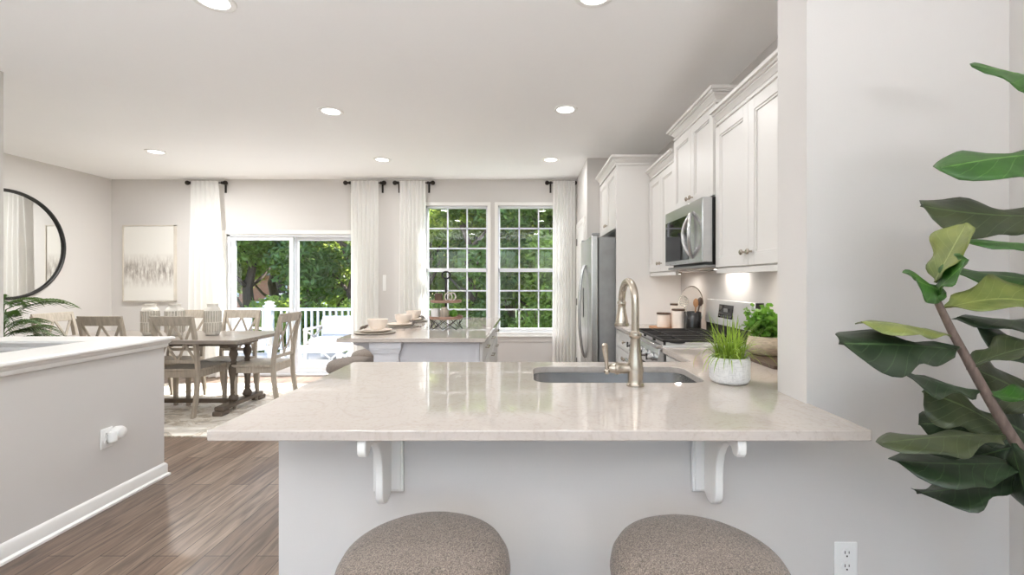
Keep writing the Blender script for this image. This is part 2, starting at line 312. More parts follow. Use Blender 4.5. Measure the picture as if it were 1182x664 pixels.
# ------------------------------------------------------------------ mesh helpers
class B:
    def __init__(s): s.bm = bmesh.new()
    def quad(s, pts): s.bm.faces.new([s.bm.verts.new(p) for p in pts])
    def box(s, x0, x1, y0, y1, z0, z1):
        v = [s.bm.verts.new(p) for p in ((x0,y0,z0),(x1,y0,z0),(x1,y1,z0),(x0,y1,z0),(x0,y0,z1),(x1,y0,z1),(x1,y1,z1),(x0,y1,z1))]
        for f in ((3,2,1,0),(4,5,6,7),(0,1,5,4),(1,2,6,5),(2,3,7,6),(3,0,4,7)): s.bm.faces.new([v[i] for i in f])
        return s
    def obox(s, O, U, Nn, u0, u1, v0, v1, n0, n1):
        O = Vector(O); U = Vector(U); Nn = Vector(Nn); Z = Vector((0, 0, 1))
        P = lambda u, v, n: O + U * u + Z * v + Nn * n
        v = [s.bm.verts.new(P(*q)) for q in ((u0,v0,n0),(u1,v0,n0),(u1,v0,n1),(u0,v0,n1),(u0,v1,n0),(u1,v1,n0),(u1,v1,n1),(u0,v1,n1))]
        for f in ((3,2,1,0),(4,5,6,7),(0,1,5,4),(1,2,6,5),(2,3,7,6),(3,0,4,7)): s.bm.faces.new([v[i] for i in f])
        return s
    def bar(s, p0, p1, w, d, up=(0, 0, 1)):
        """rectangular bar from p0 to p1, w across, d along the third axis"""
        p0 = Vector(p0); p1 = Vector(p1); a = (p1 - p0).normalized(); up = Vector(up)
        if abs(a.dot(up)) > 0.98: up = Vector((0, 1, 0))
        x = a.cross(up).normalized(); y = x.cross(a).normalized()
        v = []
        for p in (p0, p1):
            for i, j in ((-1,-1),(1,-1),(1,1),(-1,1)): v.append(s.bm.verts.new(p + x * i * w / 2 + y * j * d / 2))
        for f in ((3,2,1,0),(4,5,6,7),(0,1,5,4),(1,2,6,5),(2,3,7,6),(3,0,4,7)): s.bm.faces.new([v[i] for i in f])
        return s
    def tube(s, pts, rad, seg=12, cap=True, closed=False):
        pts = [Vector(p) for p in pts]; n = len(pts)
        if not isinstance(rad, (list, tuple)): rad = [rad] * n
        rings = []; px = None
        for i, p in enumerate(pts):
            if closed: t = pts[(i + 1) % n] - pts[i - 1]
            else: t = pts[min(i + 1, n - 1)] - pts[max(i - 1, 0)]
            t.normalize()
            if px is None:
                px = t.orthogonal().normalized()
            px = (px - t * px.dot(t)).normalized(); py = t.cross(px)
            rings.append([s.bm.verts.new(p + (px * math.cos(2*PI*k/seg) + py * math.sin(2*PI*k/seg)) * rad[i]) for k in range(seg)])
        for i in range(n if closed else n - 1):
            a, b = rings[i], rings[(i + 1) % n]
            for k in range(seg): s.bm.faces.new([a[k], a[(k+1) % seg], b[(k+1) % seg], b[k]])
        if cap and not closed:
            s.bm.faces.new(rings[0][::-1]); s.bm.faces.new(rings[-1])
        return s
    def lathe(s, prof, c=(0, 0, 0), seg=32, axis='Z', cap=True, sx=1.0, sy=1.0):
        c = Vector(c); rings = []
        for r, z in prof:
            ring = []
            for k in range(seg):
                a = 2 * PI * k / seg; x = math.cos(a) * r * sx; y = math.sin(a) * r * sy
                p = (x, y, z) if axis == 'Z' else ((z, x, y) if axis == 'X' else (x, z, y))
                ring.append(s.bm.verts.new(c + Vector(p)))
            rings.append(ring)
        for i in range(len(rings) - 1):
            a, b = rings[i], rings[i + 1]
            for k in range(seg): s.bm.faces.new([a[k], a[(k+1) % seg], b[(k+1) % seg], b[k]])
        if cap:
            s.bm.faces.new(rings[0][::-1]); s.bm.faces.new(rings[-1])
        return s
    def prism(s, poly, axis, a0, a1):
        """poly 2D extruded along axis: 'X' -> poly is (y,z); 'Y' -> (x,z); 'Z' -> (x,y)"""
        f = {'X': lambda p, a: (a, p[0], p[1]), 'Y': lambda p, a: (p[0], a, p[1]), 'Z': lambda p, a: (p[0], p[1], a)}[axis]
        A = [s.bm.verts.new(f(p, a0)) for p in poly]; C = [s.bm.verts.new(f(p, a1)) for p in poly]
        s.bm.faces.new(A[::-1]); s.bm.faces.new(C); n = len(poly)
        for i in range(n): s.bm.faces.new([A[i], A[(i+1) % n], C[(i+1) % n], C[i]])
        return s
    def sweep(s, path, prof):
        """profile (out, z) swept along the plan path; 'out' is to the right of travel; mitred"""
        P = [Vector((p[0], p[1], 0)) for p in path]; n = len(P); rings = []
        nr = lambda d: Vector((d.y, -d.x, 0))
        for i, p in enumerate(P):
            d0 = (P[i] - P[i-1]).normalized() if i > 0 else None; d1 = (P[i+1] - P[i]).normalized() if i < n-1 else None
            if d0 is None: m = nr(d1)
            elif d1 is None: m = nr(d0)
            else:
                m = nr(d0) + nr(d1); m = m / (m.dot(nr(d0)))
            rings.append([s.bm.verts.new(p + m * o + Vector((0, 0, z))) for o, z in prof])
        k = len(prof)
        for i in range(n - 1):
            for j in range(k): s.bm.faces.new([rings[i][j], rings[i][(j+1) % k], rings[i+1][(j+1) % k], rings[i+1][j]])
        s.bm.faces.new(rings[0][::-1]); s.bm.faces.new(rings[-1])
        return s
    def slab(s, outer, holes, z0, z1):
        edges = []; loops = []
        for lp in [outer] + holes:
            v = [s.bm.verts.new((p[0], p[1], z1)) for p in lp]; loops.append(v)
            for i in range(len(v)): edges.append(s.bm.edges.new((v[i], v[(i+1) % len(v)])))
        r = bmesh.ops.triangle_fill(s.bm, edges=edges, use_beauty=True, use_dissolve=False)
        top = [g for g in r['geom'] if isinstance(g, bmesh.types.BMFace)]
        mp = {}
        for v in [v for l in loops for v in l]: mp[v] = s.bm.verts.new((v.co.x, v.co.y, z0))
        for f in top: s.bm.faces.new([mp[v] for v in reversed(f.verts)])
        for l in loops:
            for i in range(len(l)):
                a, b = l[i], l[(i+1) % len(l)]; s.bm.faces.new([a, b, mp[b], mp[a]])
        return s
    def ico(s, c, r, sub=2, sc_=(1, 1, 1)):
        m = Matrix.Translation(c) @ Matrix.Diagonal((r * sc_[0], r * sc_[1], r * sc_[2], 1))
        bmesh.ops.create_icosphere(s.bm, subdivisions=sub, radius=1, matrix=m); return s
    def make(s, name, m, parent=None, bevel=0.0, seg=2, ang=35, recalc=True, origin=None):
        if recalc: bmesh.ops.recalc_face_normals(s.bm, faces=s.bm.faces)
        lim = R(ang)
        for f in s.bm.faces: f.smooth = True
        for e in s.bm.edges: e.smooth = (len(e.link_faces) == 2 and e.calc_face_angle(0) < lim)
        off = Vector((0, 0, 0))
        if parent is None and origin is None and s.bm.verts:
            xs = [v.co for v in s.bm.verts]
            off = Vector(((min(v.x for v in xs) + max(v.x for v in xs)) / 2, (min(v.y for v in xs) + max(v.y for v in xs)) / 2, min(v.z for v in xs)))
            for v in s.bm.verts: v.co -= off
        me = bpy.data.meshes.new(name); s.bm.to_mesh(me); s.bm.free()
        me.materials.append(MT[m] if isinstance(m, str) else m)
        o = bpy.data.objects.new(name, me); col.objects.link(o); o.location = off
        if parent is not None:
            o.parent = parent
            if parent.get('_w'): o.location = -parent.location
        if bevel:
            md = o.modifiers.new('bevel', 'BEVEL'); md.width = bevel; md.segments = seg; md.limit_method = 'ANGLE'; md.angle_limit = R(40)
            md.harden_normals = False
        return o

def tag(o, label=None, cat=None, group=None, kind=None):
    if label: o['label'] = label
    if cat: o['category'] = cat
    if group: o['group'] = group
    if kind: o['kind'] = kind
    return o
def thing(name, loc, label, cat, group=None, world=True, rz=0):
    o = bpy.data.objects.new(name, None); col.objects.link(o); o.location = loc; o.rotation_euler = (0, 0, rz)
    o.empty_display_size = 0.1
    tag(o, label, cat, group)
    if world: o['_w'] = 1
    return o
def struct(o): o['kind'] = 'structure'; return o
def dup(root, loc, rz, label, group=None):
    r = root.copy(); col.objects.link(r); r.location = loc; r.rotation_euler = (0, 0, rz); r['label'] = label
    if group: r['group'] = group
    for ch in list(root.children):
        c = ch.copy(); col.objects.link(c); c.parent = r
        for g in list(ch.children):
            d = g.copy(); col.objects.link(d); d.parent = c
    return r
def rrect(x0, x1, y0, y1, r, n=6):
    pts = []
    for cx, cy, a0 in ((x1 - r, y0 + r, -90), (x1 - r, y1 - r, 0), (x0 + r, y1 - r, 90), (x0 + r, y0 + r, 180)):
        for k in range(n + 1):
            a = R(a0 + 90 * k / n); pts.append((cx + r * math.cos(a), cy + r * math.sin(a)))
    return pts

H = 2.74
# ------------------------------------------------------------------ setting: room shell
struct(B().box(-6.0, 1.9, -3.0, 6.46, -0.12, 0.0).make('floor', 'floor'))
struct(B().box(-6.0, 1.9, -3.0, 6.46, H, H + 0.12).make('ceiling', 'ceil'))
# back wall with slider opening and two windows
SX0, SX1, SZ = -4.17, -2.39, 1.975
W1 = (-1.405, -0.545); W2 = (-0.40, 0.46); WZ = (0.615, 2.375)
b = B(); y0, y1 = 6.31, 6.46
b.box(-5.92, SX0, y0, y1, 0, H); b.box(SX0, SX1, y0, y1, SZ, H); b.box(SX1, W1[0], y0, y1, 0, H)
for a_ in (W1, W2): b.box(a_[0], a_[1], y0, y1, 0, WZ[0]); b.box(a_[0], a_[1], y0, y1, WZ[1], H)
b.box(W1[1], W2[0], y0, y1, 0, H); b.box(W2[1], 0.80, y0, y1, 0, H)
struct(b.make('wall_back', 'wall'))
struct(B().box(-5.92, -5.77, 3.08, 6.31, 0, H).make('wall_left', 'wall'))
struct(B().box(-5.92, -3.55, 2.92, 3.08, 0, H).make('wall_stair', 'wall'))
struct(B().box(-3.70, -3.55, -2.8, 2.92, 0, H).make('wall_stair_side', 'wall'))
struct(B().box(0.693, 1.6, 5.22, 6.31, 0, H).make('wall_return', 'wall'))
struct(B().box(1.46, 1.6, 1.69, 5.22, 0, H).make('wall_kitchen', 'wall'))
struct(B().box(0.934, 1.75, 1.514, 1.69, 0, H).make('wall_front', 'wall'))
struct(B().box(1.61, 1.75, -2.8, 1.514, 0, H).make('wall_right', 'wall'))
b = B(); yy0, yy1 = -2.95, -2.8
RW = [(-3.15, -2.05), (-1.45, -0.35), (0.25, 1.35)]; xs = -3.70
for a_, c_ in RW:
    b.box(xs, a_, yy0, yy1, 0, H); b.box(a_, c_, yy0, yy1, 0, 0.5); b.box(a_, c_, yy0, yy1, 2.4, H); xs = c_
b.box(xs, 1.75, yy0, yy1, 0, H)
struct(b.make('wall_rear', 'wall'))
# half walls round the stair
struct(B().box(-2.74, -2.46, -0.6, 3.08, 0, 0.90).make('wall_half', 'wall'))
struct(B().box(-3.55, -2.74, 2.92, 3.08, 0, 0.90).make('wall_half_far', 'wall'))
# peninsula knee wall
struct(B().box(-0.827, 0.934, 1.514, 1.64, 0, 0.884).make('wall_peninsula', 'wall'))

# half wall cap with moulding
capprof = [(0.0, 0.875), (0.012, 0.875), (0.016, 0.885), (0.016, 0.898), (0.026, 0.906), (0.030, 0.918), (0.040, 0.921), (0.044, 0.930), (0.042, 0.940), (0.036, 0.943), (0.0, 0.943)]
b = B()
b.sweep([(-2.46, -0.6), (-2.46, 3.08), (-3.55, 3.08)], [(o, z) for o, z in capprof])
b.sweep([(-3.55, 2.92), (-2.74, 2.92), (-2.74, -0.6)], capprof)
b.box(-2.74, -2.46, -0.6, 3.08, 0.90, 0.943); b.box(-3.55, -2.74, 2.92, 3.08, 0.90, 0.943)
struct(b.make('trim_1', 'trim'))
# baseboards
bp_ = [(0, 0), (0.026, 0), (0.026, 0.012), (0.014, 0.022), (0.014, 0.075), (0.006, 0.088), (0, 0.092)]
struct(B().sweep([(-2.46, -0.6), (-2.46, 3.08), (-3.55, 3.08)], bp_).make('baseboard_half_wall', 'trim'))
struct(B().sweep([(-5.77, 3.08), (-5.77, 6.31), (SX0 - 0.06, 6.31)], bp_).make('baseboard_left', 'trim'))
struct(B().sweep([(SX1 + 0.06, 6.31), (0.693, 6.31), (0.693, 6.22)], bp_).make('baseboard_back', 'trim'))

# windows: casing, sash, muntins, pane
def window(n, X, Z=WZ, ywall=6.31):
    root = struct(thing('window_%d' % n, ((X[0] + X[1]) / 2, 6.38, Z[0]), None, None))
    b = B(); c = 0.045
    b.box(X[0] - c, X[0], ywall - 0.015, ywall, Z[0] - c, Z[1] + c); b.box(X[1], X[1] + c, ywall - 0.015, ywall, Z[0] - c, Z[1] + c)
    b.box(X[0], X[1], ywall - 0.015, ywall, Z[1], Z[1] + c); b.box(X[0], X[1], ywall - 0.015, ywall, Z[0] - c, Z[0])
    b.make('window_casing', 'trim', root, bevel=0.003)
    b = B(); f = 0.022
    y0, y1 = 6.34, 6.43
    b.box(X[0], X[0] + f, y0, y1, Z[0], Z[1]); b.box(X[1] - f, X[1], y0, y1, Z[0], Z[1])
    b.box(X[0], X[1], y0, y1, Z[1] - 0.03, Z[1]); b.box(X[0], X[1], y0, y1, Z[0], Z[0] + 0.045)
    zm = 1.478
    b.box(X[0], X[1], y0, y1, zm - 0.025, zm + 0.025)
    b.make('window_frame', 'vinyl', root, bevel=0.003)
    b = B(); gx0, gx1 = X[0] + f, X[1] - f
    for za, zb in ((zm + 0.025, Z[1] - 0.03), (Z[0] + 0.045, zm - 0.025)):
        for k in (1, 2):
            x = gx0 + (gx1 - gx0) * k / 3; b.box(x - 0.010, x + 0.010, 6.375, 6.395, za, zb)
            z = za + (zb - za) * k / 3; b.box(gx0, gx1, 6.375, 6.395, z - 0.010, z + 0.010)
    b.make('muntins', 'vinyl', root)
    b = B(); b.quad(((gx0, 6.385, Z[0] + 0.04), (gx1, 6.385, Z[0] + 0.04), (gx1, 6.385, Z[1] - 0.03), (gx0, 6.385, Z[1] - 0.03)))
    b.make('pane', 'glass', root, recalc=False)
    B().box(X[0] - 0.06, X[1] + 0.06, ywall - 0.035, ywall, Z[0] - c - 0.02, Z[0] - c).make('window_sill', 'trim', root, bevel=0.004)
    B().box(X[0] - 0.05, X[1] + 0.05, ywall - 0.012, ywall, Z[0] - c - 0.09, Z[0] - c - 0.02).make('apron', 'wall', root, bevel=0.004)
window(1, W1); window(2, W2)
# rear windows (behind the camera) - simple sashes
for i, (a_, c_) in enumerate(RW):
    root = struct(thing('window_%d' % (i + 3), ((a_ + c_) / 2, -2.86, 0.5), None, None))
    b = B(); b.box(a_, a_ + 0.05, -2.9, -2.82, 0.5, 2.4); b.box(c_ - 0.05, c_, -2.9, -2.82, 0.5, 2.4)
    b.box(a_, c_, -2.9, -2.82, 0.5, 0.55); b.box(a_, c_, -2.9, -2.82, 2.35, 2.4); b.box(a_, c_, -2.9, -2.82, 1.42, 1.47)
    for k in (1, 2): x = a_ + (c_ - a_) * k / 3; b.box(x - 0.012, x + 0.012, -2.87, -2.85, 0.5, 2.4)
    b.make('window_frame', 'vinyl', root)
# sliding door
root = struct(thing('door_1', ((SX0 + SX1) / 2, 6.38, 0), None, None))
b = B(); c = 0.055
b.box(SX0 - c, SX0, 6.295, 6.31, 0, SZ + c); b.box(SX1, SX1 + c, 6.295, 6.31, 0, SZ + c); b.box(SX0, SX1, 6.295, 6.31, SZ, SZ + c)
b.make('door_casing', 'trim', root, bevel=0.003)
b = B(); b.box(SX0, SX0 + 0.04, 6.32, 6.46, 0, SZ); b.box(SX1 - 0.03, SX1, 6.32, 6.46, 0, SZ); b.box(SX0, SX1, 6.32, 6.46, SZ - 0.03, SZ); b.box(SX0, SX1, 6.32, 6.46, 0, 0.03)
b.make('door_frame', 'vinyl', root, bevel=0.003)
for (xa, xb, ya) in ((-4.13, -3.265, 6.345), (-3.275, -2.42, 6.40)):
    b = B(); st = 0.055
    b.box(xa, xa + st, ya, ya + 0.035, 0.03, SZ - 0.03); b.box(xb - st, xb, ya, ya + 0.035, 0.03, SZ - 0.03)
    b.box(xa + st, xb - st, ya, ya + 0.035, SZ - 0.08, SZ - 0.03); b.box(xa + st, xb - st, ya, ya + 0.035, 0.03, 0.12)
    p = b.make('door_panel', 'vinyl', root, bevel=0.002)
    b = B(); b.quad(((xa + st, ya + 0.018, 0.12), (xb - st, ya + 0.018, 0.12), (xb - st, ya + 0.018, SZ - 0.08), (xa + st, ya + 0.018, SZ - 0.08)))
    b.make('pane', 'glass', p, recalc=False)
B().box(-3.30, -3.275, 6.325, 6.345, 0.95, 1.15).make('door_handle', 'plastic', root, bevel=0.004)
# side door beside the fridge recess
root = struct(thing('door_2', (0.693, 5.9, 0), None, None))
b = B(); b.box(0.675, 0.693, 5.42, 5.49, 0, 2.10); b.box(0.675, 0.693, 6.14, 6.21, 0, 2.10); b.box(0.675, 0.693, 5.49, 6.14, 2.03, 2.10)
b.make('door_casing', 'trim', root, bevel=0.004)
B().box(0.685, 0.693, 5.49, 6.14, 0.01, 2.03).make('door_leaf', 'trim', root)
for z in (0.2, 1.0, 1.8): B().box(0.672, 0.68, 6.13, 6.15, z, z + 0.09).make('hinge', 'bronze', root)

# ------------------------------------------------------------------ outside
struct(B().box(-40, 40, 6.47, 60, -1.1, -0.9).make('ground', 'grass'))
struct(B().box(-6.3, -2.3, 6.47, 9.40, -0.30, -0.15).make('deck_floor', 'deck'))
# deck railing
root = thing('deck_railing', (-4.2, 9.3, -0.15), 'white vinyl balustrade along the far edge of the deck', 'railing')
B().box(-6.25, -2.35, 9.26, 9.34, 0.72, 0.775).make('top_rail', 'vinyl', root, bevel=0.008)
B().box(-6.25, -2.35, 9.27, 9.33, -0.07, -0.03).make('bottom_rail', 'vinyl', root, bevel=0.005)
x = -6.15; bal0 = None
while x < -2.38:
    if abs(x + 5.27) > 0.12:
        if bal0 is None:
            bal0 = B().box(x - 0.02, x + 0.02, 9.28, 9.32, -0.03, 0.72).make('baluster', 'vinyl', root, bevel=0.004); bx0 = x
        else:
            c_ = bal0.copy(); col.objects.link(c_); c_.parent = root; c_.location.x += x - bx0
    x += 0.125
for xp in (-5.27, -2.30):
    b = B(); b.box(xp - 0.065, xp + 0.065, 9.235, 9.365, -0.15, 0.80)
    p = b.make('post', 'vinyl', root, bevel=0.006)
    b = B(); b.box(xp - 0.09, xp + 0.09, 9.21, 9.39, 0.80, 0.83)
    b.lathe([(0.11, 0.83), (0.075, 0.86), (0.10, 0.885), (0.115, 0.89), (0.02, 0.92)], (xp, 9.3, 0), 4)
    b.make('post_cap', 'vinyl', p)
# return railing on the left end
b = B()
rootr = thing('deck_railing', (-6.27, 8, -0.15), 'white vinyl balustrade returning along the left side of the deck', 'railing')
B().box(-6.31, -6.23, 6.6, 9.25, 0.72, 0.775).make('top_rail', 'vinyl', rootr)
B().box(-6.30, -6.24, 6.6, 9.25, -0.07, -0.03).make('bottom_rail', 'vinyl', rootr)
yb = 6.7; bb = None
while yb < 9.2:
    if bb is None: bb = B().box(-6.29, -6.25, yb - 0.02, yb + 0.02, -0.03, 0.72).make('baluster', 'vinyl', rootr); yb0 = yb
    else:
        c_ = bb.copy(); col.objects.link(c_); c_.parent = rootr; c_.location.y += yb - yb0
    yb += 0.14

def outdoor_sofa(loc, w, label, rz=0, cat='sofa', name='outdoor_sofa'):
    r = thing(name, loc, label, cat, world=False, rz=rz)
    d = 0.75
    b = B(); b.box(-w/2, w/2, -d/2, d/2, 0.24, 0.30); b.box(-w/2, w/2, d/2 - 0.04, d/2, 0.3, 0.72)
    b.make('frame', 'vinyl', r, bevel=0.006)
    for sx in (-1, 1):
        for sy in (-1, 1): B().box(sx*(w/2 - 0.03) - 0.03, sx*(w/2 - 0.03) + 0.03, sy*(d/2 - 0.03) - 0.03, sy*(d/2 - 0.03) + 0.03, 0, 0.24 if sy > 0 else 0.24).make('leg', 'vinyl', r)
        b = B(); xx = sx * (w/2 - 0.025)
        b.box(xx - 0.035, xx + 0.035, -d/2, d/2, 0.58, 0.615)
        b.box(xx - 0.025, xx + 0.025, -d/2, -d/2 + 0.05, 0.30, 0.58)
        b.bar((xx, -d/2 + 0.05, 0.31), (xx, d/2 - 0.06, 0.57), 0.03, 0.03); b.bar((xx, -d/2 + 0.05, 0.57), (xx, d/2 - 0.06, 0.31), 0.03, 0.03)
        b.make('arm', 'palewood', r, bevel=0.004)
    n = 2 if w > 1.0 else 1
    for k in range(n):
        cw = (w - 0.14) / n; x0 = -w/2 + 0.07 + k * cw
        B().box(x0 + 0.005, x0 + cw - 0.005, -d/2 + 0.02, d/2 - 0.12, 0.30, 0.43).make('seat_cushion', 'cushion', r, bevel=0.03, seg=3)
        B().box(x0 + 0.005, x0 + cw - 0.005, d/2 - 0.18, d/2 - 0.05, 0.43, 0.80).make('back_cushion', 'cushion', r, bevel=0.03, seg=3)
    return r
outdoor_sofa((-3.15, 8.55, -0.15), 1.75, 'white cushioned outdoor sofa with crossed arms against the deck railing')
outdoor_sofa((-5.15, 8.1, -0.15), 0.8, 'white cushioned outdoor armchair standing left of the outdoor sofa', rz=R(60), cat='armchair', name='outdoor_armchair')
# outdoor coffee table with crossed ends
r = thing('outdoor_coffee_table', (-3.42, 7.45, -0.15), 'low white outdoor coffee table with crossed ends in front of the sofa', 'table', world=False)
B().box(-0.48, 0.48, -0.28, 0.28, 0.34, 0.38).make('table_top', 'vinyl', r, bevel=0.004)
for sx in (-1, 1):
    for sy in (-1, 1): B().box(sx*0.44 - 0.03, sx*0.44 + 0.03, sy*0.24 - 0.03, sy*0.24 + 0.03, 0, 0.34).make('leg', 'vinyl', r)
    B().bar((sx*0.44, -0.22, 0.14), (sx*0.44, 0.22, 0.33), 0.025, 0.025).bar((sx*0.44, 0.22, 0.14), (sx*0.44, -0.22, 0.33), 0.025, 0.025).make('cross_brace', 'vinyl', r)
for sx in (-1, 1): B().bar((sx*0.42, -0.24, 0.14), (sx*0.20, -0.24, 0.33), 0.02, 0.025).bar((sx*0.42, -0.24, 0.33), (sx*0.20, -0.24, 0.14), 0.02, 0.025).make('front_brace', 'vinyl', r)
B().box(-0.42, 0.42, -0.22, 0.22, 0.11, 0.14).make('shelf', 'vinyl', r, bevel=0.003)

# trees
def leaf_cloud(seed, blobs, n, size):
    rnd = random.Random(seed); b = B()
    tot = sum(bl[3] ** 2 for bl in blobs)
    for (cx, cy, cz, rr, fz) in blobs:
        k = int(n * rr * rr / tot)
        for _ in range(k):
            while True:
                v = Vector((rnd.uniform(-1, 1), rnd.uniform(-1, 1), rnd.uniform(-1, 1)))
                if 0.25 < v.length < 1: break
            v = v * (0.75 + 0.25 * rnd.random())
            p = Vector((cx + v.x * rr, cy + v.y * rr, cz + v.z * rr * fz))
            nn = Vector((rnd.gauss(0, 1), rnd.gauss(0, 1), rnd.gauss(0, 1) + 0.6)).normalized()
            a = nn.orthogonal().normalized(); a.rotate(Matrix.Rotation(rnd.uniform(0, 6.28), 3, nn)); c = nn.cross(a)
            s = size * rnd.uniform(0.6, 1.3)
            V = [b.bm.verts.new(p + a * s * u + c * s * w * 0.45 + nn * s * 0.12 * q) for u, w, q in ((-1, 0, 0), (-0.2, -1, 1), (1, 0, -1), (-0.2, 1, 1))]
            b.bm.faces.new(V)
    return b
def tree_proto(seed, h, spread, matname, label, n=4200, size=0.11, low=0.45, nb=13):
    rnd = random.Random(seed)
    r = thing('tree', (0, 0, 0), label, 'tree', 'trees beyond the deck', world=False)
    pts = [(0, 0, -0.3)]; 
    for k in range(1, 7): pts.append((rnd.uniform(-.12, .12) * k * .5, rnd.uniform(-.1, .1) * k * .5, h * 0.75 * k / 6))
    b = B(); b.tube(pts, [0.2 - 0.022 * k for k in range(7)], 9)
    for k in range(7):
        p = Vector(pts[2 + k % 4]); a = rnd.uniform(0, 6.28); L_ = spread * rnd.uniform(0.5, 0.9)
        q = p + Vector((math.cos(a) * L_, math.sin(a) * L_, L_ * rnd.uniform(0.5, 1.0))); m_ = (p + q) / 2 + Vector((0, 0, -0.1))
        b.tube([p, m_, q], [0.07, 0.045, 0.015], 6)
    b.make('trunk', 'bark', r)
    blobs = []
    for k in range(nb):
        a = rnd.uniform(0, 6.28); d = spread * math.sqrt(rnd.random()); z = h * rnd.uniform(low, 1.0)
        blobs.append((math.cos(a) * d, math.sin(a) * d * 0.7, z, spread * rnd.uniform(0.35, 0.6), 0.75))
    leaf_cloud(seed, blobs, n, size).make('foliage', matname, r, recalc=False)
    return r
def bush_proto(seed, h, spread, matname, label, n=5000, size=0.07):
    rnd = random.Random(seed)
    r = thing('shrub', (0, 0, 0), label, 'shrub', 'shrubs beyond the deck', world=False)
    b = B()
    for k in range(6):
        a = rnd.uniform(0, 6.28); b.tube([(0, 0, -0.2), (math.cos(a) * .2 * spread, math.sin(a) * .2 * spread, h * .4), (math.cos(a) * .6 * spread, math.sin(a) * .6 * spread, h * .8)], [0.04, 0.025, 0.01], 6)
    b.make('stems', 'bark', r)
    blobs = [(rnd.uniform(-.6, .6) * spread, rnd.uniform(-.4, .4) * spread, h * rnd.uniform(.3, .75), spread * rnd.uniform(.35, .55), 0.8) for _ in range(8)]
    leaf_cloud(seed + 50, blobs, n, size).make('foliage', matname, r, recalc=False)
    return r
tp = [tree_proto(1, 5.4, 1.7, 'treeleaf', 'x', 9000, 0.10, 0.42, 15), tree_proto(2, 5.0, 1.8, 'treeleaf2', 'x', 9000, 0.10, 0.40, 15), tree_proto(3, 5.8, 1.6, 'treeleaf', 'x', 9000, 0.10, 0.42, 15)]
bigp = [tree_proto(4, 7.6, 3.0, 'treeleaf2', 'x', 9000, 0.19, 0.2, 20), tree_proto(5, 8.2, 3.0, 'treeleaf', 'x', 9000, 0.19, 0.2, 20)]
bp = [bush_proto(11, 1.9, 1.1, 'treeleaf', 'x'), bush_proto(12, 1.7, 1.2, 'treeleaf2', 'x')]
near_lab = ['thin-trunked leafy tree seen through the left pane of the slider', 'dark-trunked leafy tree behind the left half of the slider', 'leafy tree with leaning trunk seen through the right slider pane',
            'leafy tree between the slider and the left kitchen window', 'green tree filling the left kitchen window', 'green tree between the two kitchen windows', 'green tree filling the right kitchen window', 'green tree right of the right kitchen window', 'green tree at the far left beyond the deck']
first = {}
def put(protos, k, loc, rz, label, group=None, s=1.0):
    p = protos[k]
    if id(p) not in first:
        first[id(p)] = 1; p.location = loc; p.rotation_euler = (0, 0, rz); p['label'] = label; o = p
    else: o = dup(p, loc, rz, label, group)
    o.scale = (s, s, s); return o
spots = [(-8.1, 13.2, 0), (-6.7, 13.9, 2), (-4.9, 13.0, 1), (-3.0, 13.6, 0), (-1.6, 12.4, 1), (-0.45, 13.4, 2), (0.5, 12.5, 0), (2.0, 13.0, 1), (-9.9, 13.4, 1)]
spots.append((-9.2, 16.6, 2)); near_lab.append('slim leafy tree standing in front of the brick house')
for i, (x, y, k) in enumerate(spots): put(tp, k, (x, y, -0.9), i * 1.3, near_lab[i])
far_lab = ['tall dense tree in the back row, leftmost through the slider', 'tall dense back-row tree behind the middle of the slider', 'tall dense back-row tree behind the right slider pane', 'tall dense back-row tree left of the kitchen windows',
           'tall dense back-row tree behind the left kitchen window', 'tall dense back-row tree behind the right kitchen window', 'tall dense back-row tree at the far right']
for i, x in enumerate((-19.5, -8.4, -5.4, -3.2, -1.2, 1.2, 4.0)): put(bigp, i % 2, (x, 19.5 + (i % 3) * 1.1, -1.0), i * 2.1, far_lab[i])
bush_lab = ['pale flowering shrub beyond the railing at the left of the slider', 'round shrub beyond the railing behind the table end', 'dark shrub behind the deck railing post', 'green shrub behind the middle of the deck railing', 'green shrub behind the outdoor sofa', 'dark shrub right of the outdoor sofa',
            'low shrub at the foot of the left kitchen window view', 'low dark shrub between the kitchen window views', 'low shrub at the foot of the right kitchen window view', 'low dark shrub at the right edge of the window view']
for i, (x, y) in enumerate(((-8.4, 11.2), (-7.2, 11.6), (-6.1, 11.0), (-5.0, 11.5), (-4.0, 11.0), (-2.9, 11.4), (-1.7, 11.0), (-0.7, 11.2), (0.3, 10.9), (1.4, 11.3))):
    put(bp, i % 2, (x, y, -0.9), i * 1.7, bush_lab[i])
# brick house and parked car far behind
r = thing('brick_house', (-17, 33, -1.0), 'red brick house far beyond the trees behind the slider', 'house', world=True)
B().box(-24, -10.5, 33, 40, -1.0, 1.75).make('wall', 'brick', r)
B().prism([(-24.6, 1.75), (-9.9, 1.75), (-11.5, 3.4), (-23, 3.4)], 'Y', 32.4, 40.6).make('roof', 'roof', r)
for x in (-21.5, -18, -15.0, -12.4):
    f = B().box(x - .6, x + .6, 32.93, 33.02, 0.2, 1.5).make('window', 'vinyl', r); B().box(x - .5, x + .5, 32.91, 32.93, 0.3, 1.4).make('pane', 'darkglass', f)
r = thing('parked_car', (-14.6, 28, -0.9), 'pale blue car parked before the brick house', 'car', world=True)
b = B(); b.prism([(-16.6, -0.5), (-12.6, -0.5), (-12.6, 0.0), (-13.2, 0.1), (-13.8, 0.55), (-15.3, 0.58), (-16.0, 0.12), (-16.6, 0.05)], 'Y', 27.2, 28.8)
b.make('body', 'carpaint', r, bevel=0.06, seg=3)
b = B(); b.prism([(-15.85, 0.13), (-13.4, 0.12), (-13.87, 0.5), (-15.25, 0.52)], 'Y', 27.18, 28.82); b.make('side_windows', 'darkglass', r)
